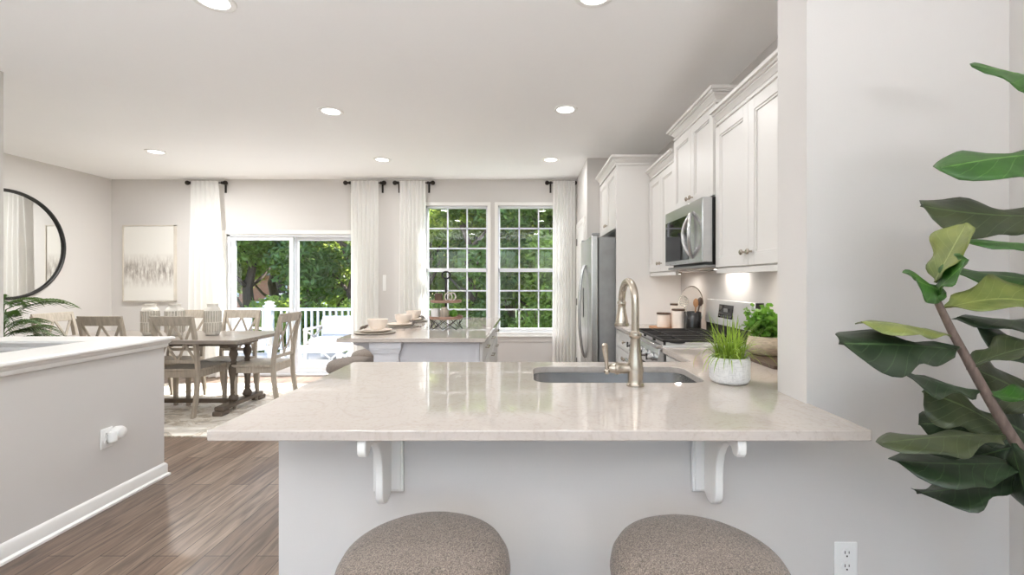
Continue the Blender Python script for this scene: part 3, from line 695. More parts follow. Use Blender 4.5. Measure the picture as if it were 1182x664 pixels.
for x in (-15.8, -13.4): B().lathe([(0.30, -0.1), (0.32, 0), (0.30, 0.1)], (x, 27.25, -0.58), 20, axis='Y').make('wheel', 'rubber', r)

# ------------------------------------------------------------------ curtains and rods
def curtain(name_lab, rod_lab, X0, X1, B0, B1, seed, rx0, rx1):
    rnd = random.Random(seed); Y = 6.235; b = B(); nx, nz = 72, 24; wv = []
    ph = rnd.uniform(0, 6); nf = 6.5
    for j in range(nz + 1):
        t = j / nz; z = 2.695 - t * 2.68; row = []
        for i in range(nx + 1):
            u = i / nx; xa = X0 + (X1 - X0) * u; xb = B0 + (B1 - B0) * u
            k = t ** 0.8; x = xa * (1 - k) + xb * k
            amp = 0.010 + 0.026 * min(1, t * 3)
            y = Y - 0.030 + amp * math.sin(2 * PI * nf * u + ph + 0.5 * math.sin(3 * t)) + 0.004 * math.sin(2 * PI * 2.3 * u + ph * 2 + t * 2)
            row.append(b.bm.verts.new((x, y, z)))
        wv.append(row)
    for j in range(nz):
        for i in range(nx): b.bm.faces.new([wv[j][i], wv[j+1][i], wv[j+1][i+1], wv[j][i+1]])
    o = b.make('curtain', 'curtain', recalc=False)
    tag(o, name_lab, 'curtain', 'white curtain panels on the back wall')
    r = thing('curtain_rod', ((rx0 + rx1) / 2, Y, 2.68), rod_lab, 'curtain rod', 'short dark curtain rods')
    B().tube([(rx0, Y, 2.675), (rx1, Y, 2.675)], 0.009, 10).make('rod', 'bronze', r)
    for x, s_ in ((rx0, -1), (rx1, 1)):
        b = B(); b.ico((x + s_ * 0.02, Y, 2.675), 0.032, 2); b.tube([(x - s_ * 0.025, Y, 2.675), (x, Y, 2.675)], 0.015, 10)
        b.make('finial', 'bronze', r)
    for x in (X0 - 0.03, X1 + 0.03):
        if x > 0.68: continue
        b = B(); b.bar((x, Y, 2.675), (x, 6.31, 2.675), 0.014, 0.014); b.box(x - 0.012, x + 0.012, 6.298, 6.31, 2.55, 2.70); b.lathe([(0.02, -0.01), (0.02, 0.01)], (x, Y, 2.675), 10, axis='X')
        b.make('bracket', 'bronze', r)
curtain('white curtain panel at the left side of the sliding door', 'short dark rod above the curtain left of the sliding door', -4.60, -4.21, -4.66, -4.05, 1, -4.62 - .02, -4.20 + .04)
curtain('white curtain panel at the right side of the sliding door', 'short dark rod above the curtain right of the sliding door', -2.40, -2.03, -2.40, -2.03, 2, -2.47, -1.98)
curtain('white curtain panel at the left side of the kitchen windows', 'short dark rod above the curtain left of the kitchen windows', -1.74, -1.385, -1.76, -1.345, 3, -1.79, -1.31)
curtain('white curtain panel right of the kitchen windows beside the refrigerator', 'short dark rod above the curtain beside the refrigerator', 0.36, 0.66, 0.35, 0.65, 4, 0.30, 0.64)

# ------------------------------------------------------------------ left wall: mirror, painting
r = thing('round_mirror', (-5.77, 5.04, 1.13), 'large round black-framed mirror on the left wall', 'mirror')
b = B(); b.tube([(-5.745, 5.04 + 0.60 * math.cos(2*PI*k/64), 1.73 + 0.60 * math.sin(2*PI*k/64)) for k in range(64)], 0.018, 8, closed=True); b.make('frame', 'black', r)
B().lathe([(0.592, 0), (0.592, 0.012), (0.0005, 0.012)], (-5.765, 5.04, 1.73), 64, axis='X').make('mirror_glass', 'mirror', r)
r = thing('framed_painting', (-5.22, 6.31, 1.04), 'large framed abstract painting in white and grey on the back wall', 'painting')
b = B(); x0, x1, z0, z1 = -5.58, -4.86, 1.04, 2.10
for q in ((x0, x0 + .012, z0, z1), (x1 - .012, x1, z0, z1), (x0, x1, z0, z0 + .012), (x0, x1, z1 - .012, z1)): b.box(q[0], q[1], 6.262, 6.308, q[2], q[3])
b.make('frame', 'champagne', r)
B().box(x0 + .016, x1 - .016, 6.272, 6.305, z0 + .016, z1 - .016).make('canvas', 'art', r)

# wall plates
def outlet(loc, N_, U_, label, gangs=2):
    r = thing('wall_outlet', loc, label, 'outlet')
    O = Vector(loc)
    B().obox(O, U_, N_, -0.038, 0.038, -0.058, 0.058, 0, 0.006).make('cover_plate', 'plastic', r, bevel=0.003)
    for dz in (-0.022, 0.022):
        s_ = B(); Nv = Vector(N_); Uv = Vector(U_)
        poly = [Vector((0, 0, 1)) * (0.017 * math.sin(a)) + Uv * (0.017 * math.cos(a)) for a in [2*PI*k/20 for k in range(20)]]
        lo = [s_.bm.verts.new(O + Vector((0, 0, dz)) + p + Nv * 0.005) for p in poly]; hi = [s_.bm.verts.new(O + Vector((0, 0, dz)) + p + Nv * 0.009) for p in poly]
        s_.bm.faces.new(hi)
        for k in range(20): s_.bm.faces.new([lo[k], lo[(k+1) % 20], hi[(k+1) % 20], hi[k]])
        f = s_.make('socket', 'plastic', r)
        h_ = B()
        h_.obox(O + Vector((0, 0, dz)), U_, N_, -0.008, -0.0055, -0.001, 0.009, 0.008, 0.0095); h_.obox(O + Vector((0, 0, dz)), U_, N_, 0.0055, 0.008, 0.0, 0.008, 0.008, 0.0095)
        h_.obox(O + Vector((0, 0, dz)), U_, N_, -0.0025, 0.0025, -0.011, -0.006, 0.008, 0.0095)
        h_.make('slots', 'slot', f)
    return r
outlet((1.062, 1.514, 0.395), (0, -1, 0), (1, 0, 0), 'white double outlet on the front wall under the countertop end')
outlet((-2.46, 2.655, 0.405), (1, 0, 0), (0, 1, 0), 'white outlet on the half wall with a plug-in device')
r = thing('plug_in_device', (-2.45, 2.68, 0.40), 'rounded white plug-in air freshener in the half wall outlet', 'air freshener')
b = B(); b.lathe([(0.028, 0.01), (0.036, 0.02), (0.038, 0.045), (0.03, 0.062), (0.012, 0.068)], (-2.46, 2.695, 0.425), 24, axis='X'); b.make('cap', 'plastic', r)
B().lathe([(0.016, -0.05), (0.022, -0.045), (0.022, 0.0), (0.020, 0.01)], (-2.425, 2.66, 0.43), 20).make('refill', 'plastic', r)
r = thing('light_switch', (-2.1, 6.30, 1.32), 'white switch plate on the back wall between the curtains', 'switch')
B().box(-2.0, -1.955, 6.302, 6.31, 1.19, 1.41).make('cover_plate', 'plastic', r, bevel=0.003)
B().box(-1.988, -1.967, 6.297, 6.303, 1.27, 1.33).make('rocker', 'plastic', r)

# ------------------------------------------------------------------ recessed lights
LP = [(-1.58, 2.29, 'ceiling light nearest the camera on the left'), (0.335, 2.25, 'ceiling light nearest the camera above the sink'), (-1.63, 3.78, 'middle ceiling light left of the island'),
      (0.32, 3.74, 'middle ceiling light in front of the cabinets'), (-4.05, 4.96, 'ceiling light above the dining table'), (-1.68, 5.28, 'far ceiling light between slider and windows'), (0.28, 5.28, 'far ceiling light in front of the refrigerator')]
hid = [(-1.6, -0.6, 'ceiling light added unseen behind the camera on the left'), (0.3, -0.6, 'ceiling light added unseen behind the camera on the right')]  # extra lamps added out of view to lift the room light
for i, (x, y, lab) in enumerate(LP + hid):
    r = thing('recessed_light', (x, y, H), 'round white recessed ' + lab, 'ceiling light', 'recessed ceiling lights')
    B().lathe([(0.072, -0.006), (0.086, -0.010), (0.098, -0.007), (0.102, 0.0), (0.072, 0.0)], (x, y, H - 0.0005), 40, cap=False).make('trim_ring', 'trim', r)
    B().lathe([(0.073, -0.001), (0.070, -0.0065), (0.001, -0.0065)], (x, y, H), 40).make('diffuser', 'glow', r)
    l = light('recessed_light_lamp', 'AREA', (0, 0, -0.02), (0, 0, 0), LAMP_W * (4.4 if x < -3 else 0.35 if y < 0 else 0.5 if x > 0 else 0.8), (1, 0.995, 0.985), shape='DISK', size=0.14); l.parent = r

# ------------------------------------------------------------------ kitchen: countertop, sink, faucet
cz0, cz1 = 0.884, 0.914
CT = [(-0.872, 1.236), (0.941, 1.236), (0.941, 1.512), (0.932, 1.512), (0.932, 1.692), (1.458, 1.692), (1.458, 2.784), (0.83, 2.784), (0.83, 2.29), (-0.872, 2.29)]
o = B().slab(CT, [rrect(0.03, 0.73, 1.82, 2.17, 0.07)], cz0 - 0.0, cz1).make('countertop', 'quartz', bevel=0.0035)
tag(o, 'large white quartz peninsula countertop around the sink', 'countertop')
o = B().slab([(0.83, 3.547), (1.458, 3.547), (1.458, 4.288), (0.83, 4.288)], [], cz0, cz1).make('countertop', 'quartz', bevel=0.003)
tag(o, 'short white countertop between range and refrigerator', 'countertop')
# sink bowl
r = thing('undermount_sink', (0.38, 2.0, 0.68), 'stainless steel undermount sink in the peninsula countertop', 'sink')
b = B(); out = rrect(0.022, 0.738, 1.812, 2.178, 0.075); inn = rrect(0.04, 0.72, 1.83, 2.16, 0.06); n = len(out)
def ring(pts, z): return [b.bm.verts.new((p[0], p[1], z)) for p in pts]
r0 = ring(rrect(0.0, 0.76, 1.79, 2.2, 0.09), cz0 - 0.001); r1 = ring(out, cz0 - 0.001); r2 = ring(out, 0.72); r3 = ring(inn, 0.69)
for A, C in ((r0, r1), (r1, r2), (r2, r3)):
    for k in range(n): b.bm.faces.new([A[k], A[(k+1) % n], C[(k+1) % n], C[k]])
b.bm.faces.new(r3)
b.make('bowl', 'steel', r, ang=60)
B().lathe([(0.045, 0.6905), (0.042, 0.694), (0.03, 0.6935), (0.005, 0.692)], (0.38, 2.0, 0), 24).make('drain', 'nickel', r)
# faucet
fx, fy = 0.422, 1.765
r = thing('kitchen_faucet', (fx, fy, cz1), 'brushed nickel gooseneck faucet standing at the sink', 'faucet')
b = B(); b.lathe([(0.034, .9145), (0.034, .920), (0.030, .925), (0.0285, .93), (0.030, .95), (0.031, .975), (0.029, 1.0), (0.024, 1.03), (0.020, 1.06), (0.0185, 1.09), (0.019, 1.100), (0.0235, 1.105), (0.0245, 1.112), (0.0235, 1.118), (0.0165, 1.124), (0.014, 1.13)], (fx, fy, 0), 40)
b.make('body', 'nickel', r)
pts = [(fx, fy, 1.12), (fx, fy, 1.18), (fx, fy, 1.235)]; ra = 0.085
for k in range(1, 17):
    a = PI - (PI * 1.02) * k / 16; q = ra + ra * math.cos(a)
    pts.append((fx - 0.10 * q, fy + q, 1.235 + ra * math.sin(a)))
B().tube(pts, 0.0148, 20).make('spout', 'nickel', r, ang=50)
ex, ey, ez = pts[-1]
b = B(); b.lathe([(0.0145, ez + 0.008), (0.0185, ez + 0.004), (0.019, ez - 0.004), (0.0165, ez - 0.008), (0.0160, ez - 0.022), (0.020, ez - 0.045), (0.026, ez - 0.072), (0.028, ez - 0.086), (0.031, ez - 0.088), (0.031, ez - 0.096), (0.027, ez - 0.100), (0.022, ez - 0.1005)], (ex, ey, 0), 32)
b.make('spray_head', 'nickel', r)
b = B(); hz = 0.982; hy = fy
b.lathe([(0.018, 0.0), (0.020, -0.03), (0.021, -0.05), (0.024, -0.056), (0.024, -0.066), (0.019, -0.070), (0.017, -0.084), (0.010, -0.092)], (fx - 0.012, hy, hz), 28, axis='X')
h_ = b.make('handle_base', 'nickel', r)
b = B(); b.ico((fx - 0.110, hy, hz - 0.012), 0.012, 2); b.tube([(fx - 0.098, hy, hz - 0.004), (fx - 0.110, hy, hz - 0.010)], 0.008, 12)
b.tube([(fx - 0.110, hy, hz - 0.005), (fx - 0.112, hy, hz + 0.025), (fx - 0.116, hy, hz + 0.06), (fx - 0.119, hy, hz + 0.09), (fx - 0.119, hy, hz + 0.098)], [0.0065, 0.0075, 0.0105, 0.0115, 0.006], 16)
b.make('lever', 'nickel', r)

# ------------------------------------------------------------------ cabinets
def door(b, O, U, N_, u0, u1, v0, v1, t=0.02, fr=0.058, gap=0.0015):
    u0 += gap; u1 -= gap; v0 += gap; v1 -= gap
    b.obox(O, U, N_, u0, u1, v0, v1, 0, t * 0.45)
    b.obox(O, U, N_, u0, u0 + fr, v0, v1, t * 0.45, t); b.obox(O, U, N_, u1 - fr, u1, v0, v1, t * 0.45, t)
    b.obox(O, U, N_, u0 + fr, u1 - fr, v0, v0 + fr, t * 0.45, t); b.obox(O, U, N_, u0 + fr, u1 - fr, v1 - fr, v1, t * 0.45, t)
    e = 0.012; f = fr
    b.obox(O, U, N_, u0 + f, u0 + f + e, v0 + f, v1 - f, t * 0.45, t * 0.75); b.obox(O, U, N_, u1 - f - e, u1 - f, v0 + f, v1 - f, t * 0.45, t * 0.75)
    b.obox(O, U, N_, u0 + f + e, u1 - f - e, v0 + f, v0 + f + e, t * 0.45, t * 0.75); b.obox(O, U, N_, u0 + f + e, u1 - f - e, v1 - f - e, v1 - f, t * 0.45, t * 0.75)
def knob_on(parent, p, N_):
    ax = 'X'; s = N_[0]
    if s == 0: ax = 'Y'; s = N_[1]
    prof = [(0.006, 0), (0.005, 0.008 * s), (0.006, 0.014 * s), (0.0145, 0.019 * s), (0.0155, 0.025 * s), (0.010, 0.030 * s)]
    B().lathe(prof, p, 18, axis=ax).make('knob', 'nickel', parent)
crown = [(0.0, 0.0), (0.012, 0.0), (0.014, 0.008), (0.012, 0.016), (0.004, 0.017), (0.004, 0.024), (0.010, 0.025), (0.016, 0.034), (0.026, 0.044), (0.030, 0.047), (0.030, 0.054), (0.040, 0.055), (0.044, 0.060), (0.044, 0.066), (0.058, 0.067), (0.058, 0.086), (0.0, 0.086)]
def upper(label, X, Xw, Y0, Y1, Z0, Z1, path, rail=True, ndoor=2, name='upper_cabinet', knobz=None, railz=0.032):
    r = thing(name, ((X + Xw) / 2, (Y0 + Y1) / 2, Z0), label, 'cabinet', 'white wall cabinets along the right wall')
    b = B(); b.box(X, Xw, Y0, Y1, Z0, Z1); b.make('body', 'cab', r, bevel=0.0015)
    w_ = (Y1 - Y0 - 0.01) / ndoor
    for k in range(ndoor):
        b = B(); O = (X, Y0 + 0.005 + k * w_, Z0); door(b, O, (0, 1, 0), (-1, 0, 0), 0, w_, 0.004, Z1 - Z0 - 0.03)
        d = b.make('door', 'cab', r, bevel=0.0015)
        ky = (O[1] + w_ - 0.035) if k == 0 else (O[1] + 0.035)
        if ndoor > 1: knob_on(d, (X - 0.02, ky, (knobz or Z0 + 0.075)), (-1, 0, 0))
    if rail: B().box(X - 0.012, X + 0.012, Y0, Y1, Z0 - railz, Z0).make('light_rail', 'cab', r, bevel=0.002)
    B().sweep(path, [(o_, z + Z1 - 0.012) for o_, z in crown]).make('crown_molding', 'cab', r)
    return r
FX = 1.175
upper('long white upper cabinet nearest the camera, partly behind the wall end', FX, 1.458, 1.95, 2.784, 1.40, 2.286, [(FX, 2.784), (FX, 1.95)])
upper('white upper cabinet above the microwave, raised higher than its neighbours', FX - 0.01, 1.458, 2.788, 3.543, 1.845, 2.43, [(1.458, 3.543), (FX - 0.01, 3.543), (FX - 0.01, 2.788), (1.458, 2.788)], rail=False, knobz=1.90)
upper('white upper cabinet between the microwave and the tall refrigerator panel', FX, 1.458, 3.547, 4.287, 1.40, 2.286, [(FX, 4.287), (FX, 3.547)])
for y_, lab in ((2.20, 'small light under the long upper cabinet, near the wall end'), (2.55, 'small light under the long upper cabinet, near the microwave'), (3.90, 'small light under the cabinet left of the microwave')):
    r = thing('puck_light', (1.30, y_, 1.388), lab, 'light', 'under-cabinet lights')
    B().lathe([(0.030, 1.3995), (0.032, 1.392), (0.030, 1.386), (0.024, 1.385)], (1.30, y_, 0), 24).make('housing', 'nickel', r)
    B().lathe([(0.024, 1.3849), (0.023, 1.3835), (0.001, 1.3830)], (1.30, y_, 0), 24).make('lens', 'glow', r)
    l = light('puck_lamp', 'AREA', (0, 0, -0.008), (0, 0, 0), 0.7, (1.0, 0.91, 0.83), shape='DISK', size=0.05); l.parent = r
# fridge surround
r = thing('refrigerator_cabinet', (1.15, 4.75, 0), 'tall white refrigerator surround with a two door cabinet on top', 'cabinet')
B().box(0.846, 1.458, 4.29, 4.312, 0, 2.43).make('side_panel', 'cab', r, bevel=0.0015)
B().box(0.86, 1.458, 4.314, 5.218, 1.82, 2.43).make('body', 'cab', r)
for k in range(2):
    b = B(); O = (0.86, 4.32 + k * 0.448, 1.82); door(b, O, (0, 1, 0), (-1, 0, 0), 0, 0.448, 0.004, 0.58)
    d = b.make('door', 'cab', r, bevel=0.0015); knob_on(d, (0.84, O[1] + (0.413 if k == 0 else 0.035), 1.90), (-1, 0, 0))
B().sweep([(0.846, 5.218), (0.846, 4.29), (1.458, 4.29)], [(o_, z + 2.418) for o_, z in crown]).make('crown_molding', 'cab', r)

# base cabinets
r = thing('base_cabinet', (1.15, 3.9, 0), 'white base cabinet between the range and the refrigerator', 'cabinet', 'white base cabinets')
B().box(0.87, 1.458, 3.549, 4.286, 0.10, 0.882).box(0.94, 1.458, 3.549, 4.286, 0, 0.10).make('body', 'cab', r)
b = B(); door(b, (0.87, 3.555, 0.72), (0, 1, 0), (-1, 0, 0), 0, 0.72, 0, 0.15, fr=0.03); d = b.make('drawer', 'cab', r, bevel=0.0015); knob_on(d, (0.85, 3.91, 0.795), (-1, 0, 0))
for k in range(2):
    b = B(); door(b, (0.87, 3.555 + k * 0.36, 0.11), (0, 1, 0), (-1, 0, 0), 0, 0.36, 0, 0.60); d = b.make('door', 'cab', r, bevel=0.0015); knob_on(d, (0.85, 3.555 + k * 0.36 + (0.325 if k == 0 else 0.035), 0.65), (-1, 0, 0))
r = thing('base_cabinet', (1.15, 2.5, 0), 'white base cabinet between the range and the peninsula', 'cabinet', 'white base cabinets')
B().box(0.87, 1.458, 2.30, 2.782, 0.10, 0.882).box(0.94, 1.458, 2.30, 2.782, 0, 0.10).make('body', 'cab', r)
b = B(); door(b, (0.87, 2.31, 0.72), (0, 1, 0), (-1, 0, 0), 0, 0.46, 0, 0.15, fr=0.03); d = b.make('drawer', 'cab', r, bevel=0.0015); knob_on(d, (0.85, 2.54, 0.795), (-1, 0, 0))
b = B(); door(b, (0.87, 2.31, 0.11), (0, 1, 0), (-1, 0, 0), 0, 0.46, 0, 0.60); d = b.make('door', 'cab', r, bevel=0.0015); knob_on(d, (0.85, 2.36, 0.65), (-1, 0, 0))
r = thing('sink_base_cabinet', (0, 1.95, 0), 'white base cabinets under the peninsula countertop', 'cabinet')
b = B(); b.box(-0.82, -0.80, 1.645, 2.24, 0.0, 0.882); b.box(0.93, 0.95, 1.70, 2.24, 0, 0.882); b.box(-0.80, 0.93, 1.645, 1.66, 0, 0.882); b.box(-0.80, 0.93, 2.22, 2.24, 0.1, 0.882); b.box(-0.80, 0.93, 1.66, 2.22, 0.1, 0.12)
b.make('body', 'cab', r)
for k in range(4):
    b = B(); door(b, (-0.81 + k * 0.43, 2.24, 0.11), (1, 0, 0), (0, 1, 0), 0, 0.43, 0, 0.76); d = b.make('door', 'cab', r, bevel=0.0015); knob_on(d, (-0.81 + k * 0.43 + (0.395 if k % 2 == 0 else 0.035), 2.26, 0.80), (0, 1, 0))

# corbels under the bar top
def corbel(xc, label):
    r = thing('countertop_corbel', (xc, 1.50, 0.62), label, 'bracket', 'white corbels under the peninsula countertop')
    b = B(); b.box(xc - 0.05, xc + 0.05, 1.500, 1.5135, 0.625, 0.8835); b.box(xc - 0.042, xc + 0.042, 1.494, 1.502, 0.632, 0.883); b.make('back_plate', 'trim', r, bevel=0.002)
    y = 1.496; P = [(y, 0.8835), (1.262, 0.8835)]
    P += [(1.256, 0.872), (1.254, 0.856), (1.257, 0.840), (1.266, 0.830), (1.280, 0.827), (1.292, 0.832)]     # nose
    P += [(1.30, 0.846), (1.325, 0.846), (1.352, 0.836), (1.376, 0.815), (1.393, 0.785), (1.402, 0.75), (1.405, 0.71), (1.404, 0.675), (1.406, 0.65), (1.414, 0.632), (1.430, 0.618), (1.450, 0.612), (1.475, 0.616), (y, 0.63)]
    b = B(); b.prism(P, 'X', xc - 0.0125, xc + 0.0125); b.make('scroll_bracket', 'trim', r, bevel=0.004, seg=3)
corbel(-0.458, 'white corbel under the countertop above the left stool')
corbel(0.597, 'white corbel under the countertop above the right stool')

# ------------------------------------------------------------------ refrigerator
r = thing('refrigerator', (1.0, 4.77, 0), 'stainless steel side-by-side refrigerator in the white surround', 'refrigerator')
B().box(0.69, 1.42, 4.335, 5.195, 0.03, 1.745).make('body', 'fridgeside', r, bevel=0.004)
for k, (ya, yb_) in enumerate(((4.33, 4.795), (4.803, 5.20))):
    d = B().box(0.617, 0.682, ya, yb_, 0.09, 1.76).make('door', 'steel', r, bevel=0.012, seg=3)
    hy_ = 4.755 if k == 0 else 4.845
    pts = [(0.612 , hy_, 0.50 + 1.05 * t) for t in (0, 1)]
    P = []
    for i in range(17):
        t = i / 16; P.append((0.612 - 0.058 * math.sin(PI * t) ** 0.55, hy_, 0.52 + 0.97 * t))
    B().tube(P, 0.011, 12).make('handle', 'steel', d)
B().box(0.612, 0.618, 4.93, 5.09, 0.93, 1.25).make('water_dispenser', 'darkglass', r, bevel=0.002)
B().box(0.66, 0.72, 4.34, 5.19, 0.0, 0.085).make('toe_grille', 'black', r)
for ya in (4.36, 5.16): B().box(0.625, 0.70, ya - 0.02, ya + 0.02, 1.76, 1.785).make('hinge_cover', 'fridgeside', r, bevel=0.004)

# ------------------------------------------------------------------ microwave
r = thing('microwave', (1.27, 3.165, 1.42), 'stainless over-the-range microwave with a large oval handle', 'microwave')
Y0, Y1 = 2.79, 3.541; Z0, Z1 = 1.425, 1.842
B().box(1.145, 1.457, Y0, Y1, Z0, Z1).make('body', 'black', r, bevel=0.002)
b = B(); b.box(1.082, 1.142, Y0, Y1, Z0 + 0.015, Z1)
b.make('door', 'steel', r, bevel=0.003)
B().box(1.079, 1.083, 3.035, 3.53, 1.468, 1.765).make('window_glass', 'darkglass', r, bevel=0.001)
B().box(1.0795, 1.083, 2.80, 2.93, 1.45, 1.81).make('control_panel', 'steel', r)
P = []; P2 = []
for i in range(21):
    t = i / 20; z = 1.478 + 0.29 * t; P.append((1.082 - 0.048 * math.sin(PI * t) ** 0.6, 2.955 + 0.058 * math.sin(PI * t), z))
for i in range(21):
    t = 1 - i / 20; z = 1.478 + 0.29 * t; P2.append((1.082 - 0.048 * math.sin(PI * t) ** 0.6, 2.955 - 0.058 * math.sin(PI * t), z))
B().tube(P + P2[1:-1], 0.011, 12, closed=True).make('handle', 'steel', r)
B().box(1.10, 1.455, Y0 + 0.01, Y1 - 0.01, 1.408, 1.424).make('vent_underside', 'fridgeside', r, bevel=0.003)
B().box(1.15, 1.30, 3.0, 3.3, 1.404, 1.409).make('filter', 'nickel', r)
B().box(1.36, 1.41, 3.0, 3.3, 1.404, 1.409).make('task_lamp', 'glow', r)
l = light('microwave_task_lamp', 'AREA', (1.385 - 1.27, -0.015, 1.40 - 1.42), (0, 0, 0), 1.2, (1.0, 0.92, 0.84), shape='RECTANGLE', size=0.05, size_y=0.3); l.parent = r

# ------------------------------------------------------------------ range
r = thing('gas_range', (1.14, 3.165, 0), 'stainless steel gas range with black grates between the counters', 'range')
Y0, Y1 = 2.79, 3.541
B().box(0.86, 1.455, Y0, Y1, 0.02, 0.905).make('body', 'black', r, bevel=0.002)
B().box(0.80, 0.86, Y0, Y1, 0.18, 0.765).make('oven_door', 'steel', r, bevel=0.004)
B().box(0.797, 0.801, Y0 + 0.12, Y1 - 0.12, 0.30, 0.62).make('oven_window', 'darkglass', r)
B().tube([(0.765, Y0 + 0.05, 0.72), (0.765, Y1 - 0.05, 0.72)], 0.013, 12).bar((0.765, Y0 + 0.07, 0.72), (0.80, Y0 + 0.07, 0.72), 0.02, 0.02).bar((0.765, Y1 - 0.07, 0.72), (0.80, Y1 - 0.07, 0.72), 0.02, 0.02).make('oven_handle', 'steel', r)
B().box(0.81, 0.86, Y0, Y1, 0.03, 0.17).make('drawer', 'steel', r, bevel=0.003)
B().prism([(0.795, 0.78), (0.86, 0.78), (0.86, 0.905), (0.815, 0.905)], 'Y', Y0, Y1).make('control_panel', 'steel', r, bevel=0.003)
for k in range(5):
    yk = Y0 + 0.10 + k * (Y1 - Y0 - 0.2) / 4
    b = B(); b.lathe([(0.026, 0.005), (0.026, -0.006), (0.020, -0.010), (0.018, -0.036), (0.010, -0.040)], (0.803, yk, 0.842), 20, axis='X'); kk = b.make('burner_knob', 'steel', r)
    B().box(0.758, 0.768, yk - 0.004, yk + 0.004, 0.822, 0.862).make('knob_grip', 'black', kk)
B().box(0.80, 1.37, Y0, Y1, 0.905, 0.925).make('cooktop', 'palesteel', r, bevel=0.006)
B().box(0.797, 0.835, Y0 - 0.001, Y1 + 0.001, 0.906, 0.930).make('cooktop_edge', 'steel', r, bevel=0.004)
gz = 0.950
for g in range(3):
    ya = Y0 + 0.02 + g * 0.238; yb_ = ya + 0.232; b = B()
    for x in (0.85, 1.345): b.bar((x, ya, gz), (x, yb_, gz), 0.012, 0.014)
    for y in (ya + 0.006, yb_ - 0.006): b.bar((0.85, y, gz), (1.345, y, gz), 0.012, 0.014)
    for q in (0.33, 0.67): y = ya + (yb_ - ya) * q; b.bar((0.85, y, gz), (1.345, y, gz), 0.008, 0.010)
    for q in (0.97, 1.225): b.bar((q, ya, gz), (q, yb_, gz), 0.008, 0.010)
    for x in (0.855, 1.34):
        for y in (ya + 0.006, yb_ - 0.006): b.bar((x, y, 0.924), (x, y, gz), 0.012, 0.012)
    b.make('grate', 'iron', r)
for x, y in ((0.97, 2.93), (0.97, 3.40), (1.225, 2.93), (1.225, 3.40), (1.10, 3.165)):
    B().lathe([(0.05, 0.9255), (0.05, 0.934), (0.035, 0.936), (0.035, 0.944), (0.02, 0.946)], (x, y, 0), 20).make('burner', 'iron', r)
b = B(); b.prism([(1.385, 1.01), (1.455, 1.01), (1.455, 1.185), (1.405, 1.185)], 'Y', Y0 + 0.004, Y1 - 0.004); bgd = b.make('backguard', 'palesteel', r, bevel=0.003)
B().box(1.40, 1.456, Y0 + 0.002, Y1 - 0.002, 0.92, 1.01).make('backguard_vent', 'black', r)
B().box(1.408, 1.457, Y0 - 0.001, Y0 + 0.004, 0.92, 1.186).make('backguard_side', 'black', r)
b = B(); pz = lambda z: 1.385 + 0.02 * (z - 1.01) / 0.175 - 0.0015
b.bm.faces.new([b.bm.verts.new(p) for p in ((pz(1.06), 3.07, 1.06), (pz(1.06), 3.30, 1.06), (pz(1.155), 3.30, 1.155), (pz(1.155), 3.07, 1.155))])
bgp = b.make('display', 'darkglass', bgd, recalc=False)
b = B()
for i in range(6):
    y = 3.09 + i * 0.034; b.box(pz(1.075) - 0.003, pz(1.075) - 0.001, y, y + 0.02, 1.072, 1.080)
b.box(pz(1.11) - 0.003, pz(1.11) - 0.001, 3.14, 3.21, 1.105, 1.13); b.make('display_marks', 'fridgeside', bgp)

# ------------------------------------------------------------------ things on the far counter
o = B().slab(rrect(1.07, 1.34, 3.62, 4.0, 0.03), [], 0.9145, 0.932).make('serving_board', 'boardwood', bevel=0.003)
tag(o, 'light wooden board under the canisters beside the range', 'board')
def canister(x, y, z, rad, h, label):
    r = thing('canister', (x, y, z), label, 'canister', 'cream canisters with dark wood lids')
    B().lathe([(rad - 0.006, z), (rad, z + 0.006), (rad, z + h - 0.02), (rad - 0.003, z + h - 0.015)], (x, y, 0), 32).make('jar', 'ceramic', r)
    B().lathe([(rad + 0.002, z + h - 0.015), (rad + 0.003, z + h - 0.002), (rad - 0.002, z + h)], (x, y, 0), 32).make('lid', 'lidwood', r)
canister(1.155, 3.83, 0.933, 0.055, 0.125, 'shortest cream canister with wood lid at the left of the board')
canister(1.235, 3.69, 0.933, 0.052, 0.165, 'middle-sized cream canister with wood lid right behind the black crock')
canister(1.275, 3.85, 0.933, 0.055, 0.20, 'tallest cream canister with wood lid at the back')
r = thing('utensil_crock', (1.315, 3.605, 0.9145), 'black ceramic utensil crock beside the range', 'crock')
B().lathe([(0.055, 0.9145), (0.064, 0.918), (0.066, 1.075), (0.063, 1.080), (0.058, 1.076), (0.056, 0.93), (0.001, 0.93)], (1.315, 3.60, 0), 36, cap=False).make('pot', 'blackglaze', r)
def utensil(p0, p1, lab, kind, m):
    p0 = Vector(p0); p1 = Vector(p1); b = B(); b.tube([p0, p1], [0.005, 0.006], 8)
    o_ = None; d = (p1 - p0).normalized()
    if kind == 'ring':
        c_ = p1 + d * 0.042; n_ = Vector((0.35, 1, 0)).normalized(); x_ = d; y_ = n_.cross(x_).normalized()
        b.tube([c_ + x_ * 0.042 * math.cos(2*PI*k/28) + y_ * 0.034 * math.sin(2*PI*k/28) for k in range(28)], 0.003, 6, closed=True)
        for k in range(-2, 3): b.tube([c_ + y_ * k * 0.012 - x_ * 0.035, c_ + y_ * k * 0.012 + x_ * 0.035], 0.0012, 5)
        for k in range(-2, 3): b.tube([c_ + x_ * k * 0.014 - y_ * 0.028, c_ + x_ * k * 0.014 + y_ * 0.028], 0.0012, 5)
    else:
        b.ico(p1 + d * 0.02, 0.03, 2, (0.75, 0.3, 1.2))
    o_ = b.make('utensil', m); tag(o_, lab, 'utensil', 'utensils in the black crock'); return o_
utensil((1.295, 3.60, 0.95), (1.262, 3.62, 1.12), 'wire strainer standing in the black crock', 'ring', 'nickel')
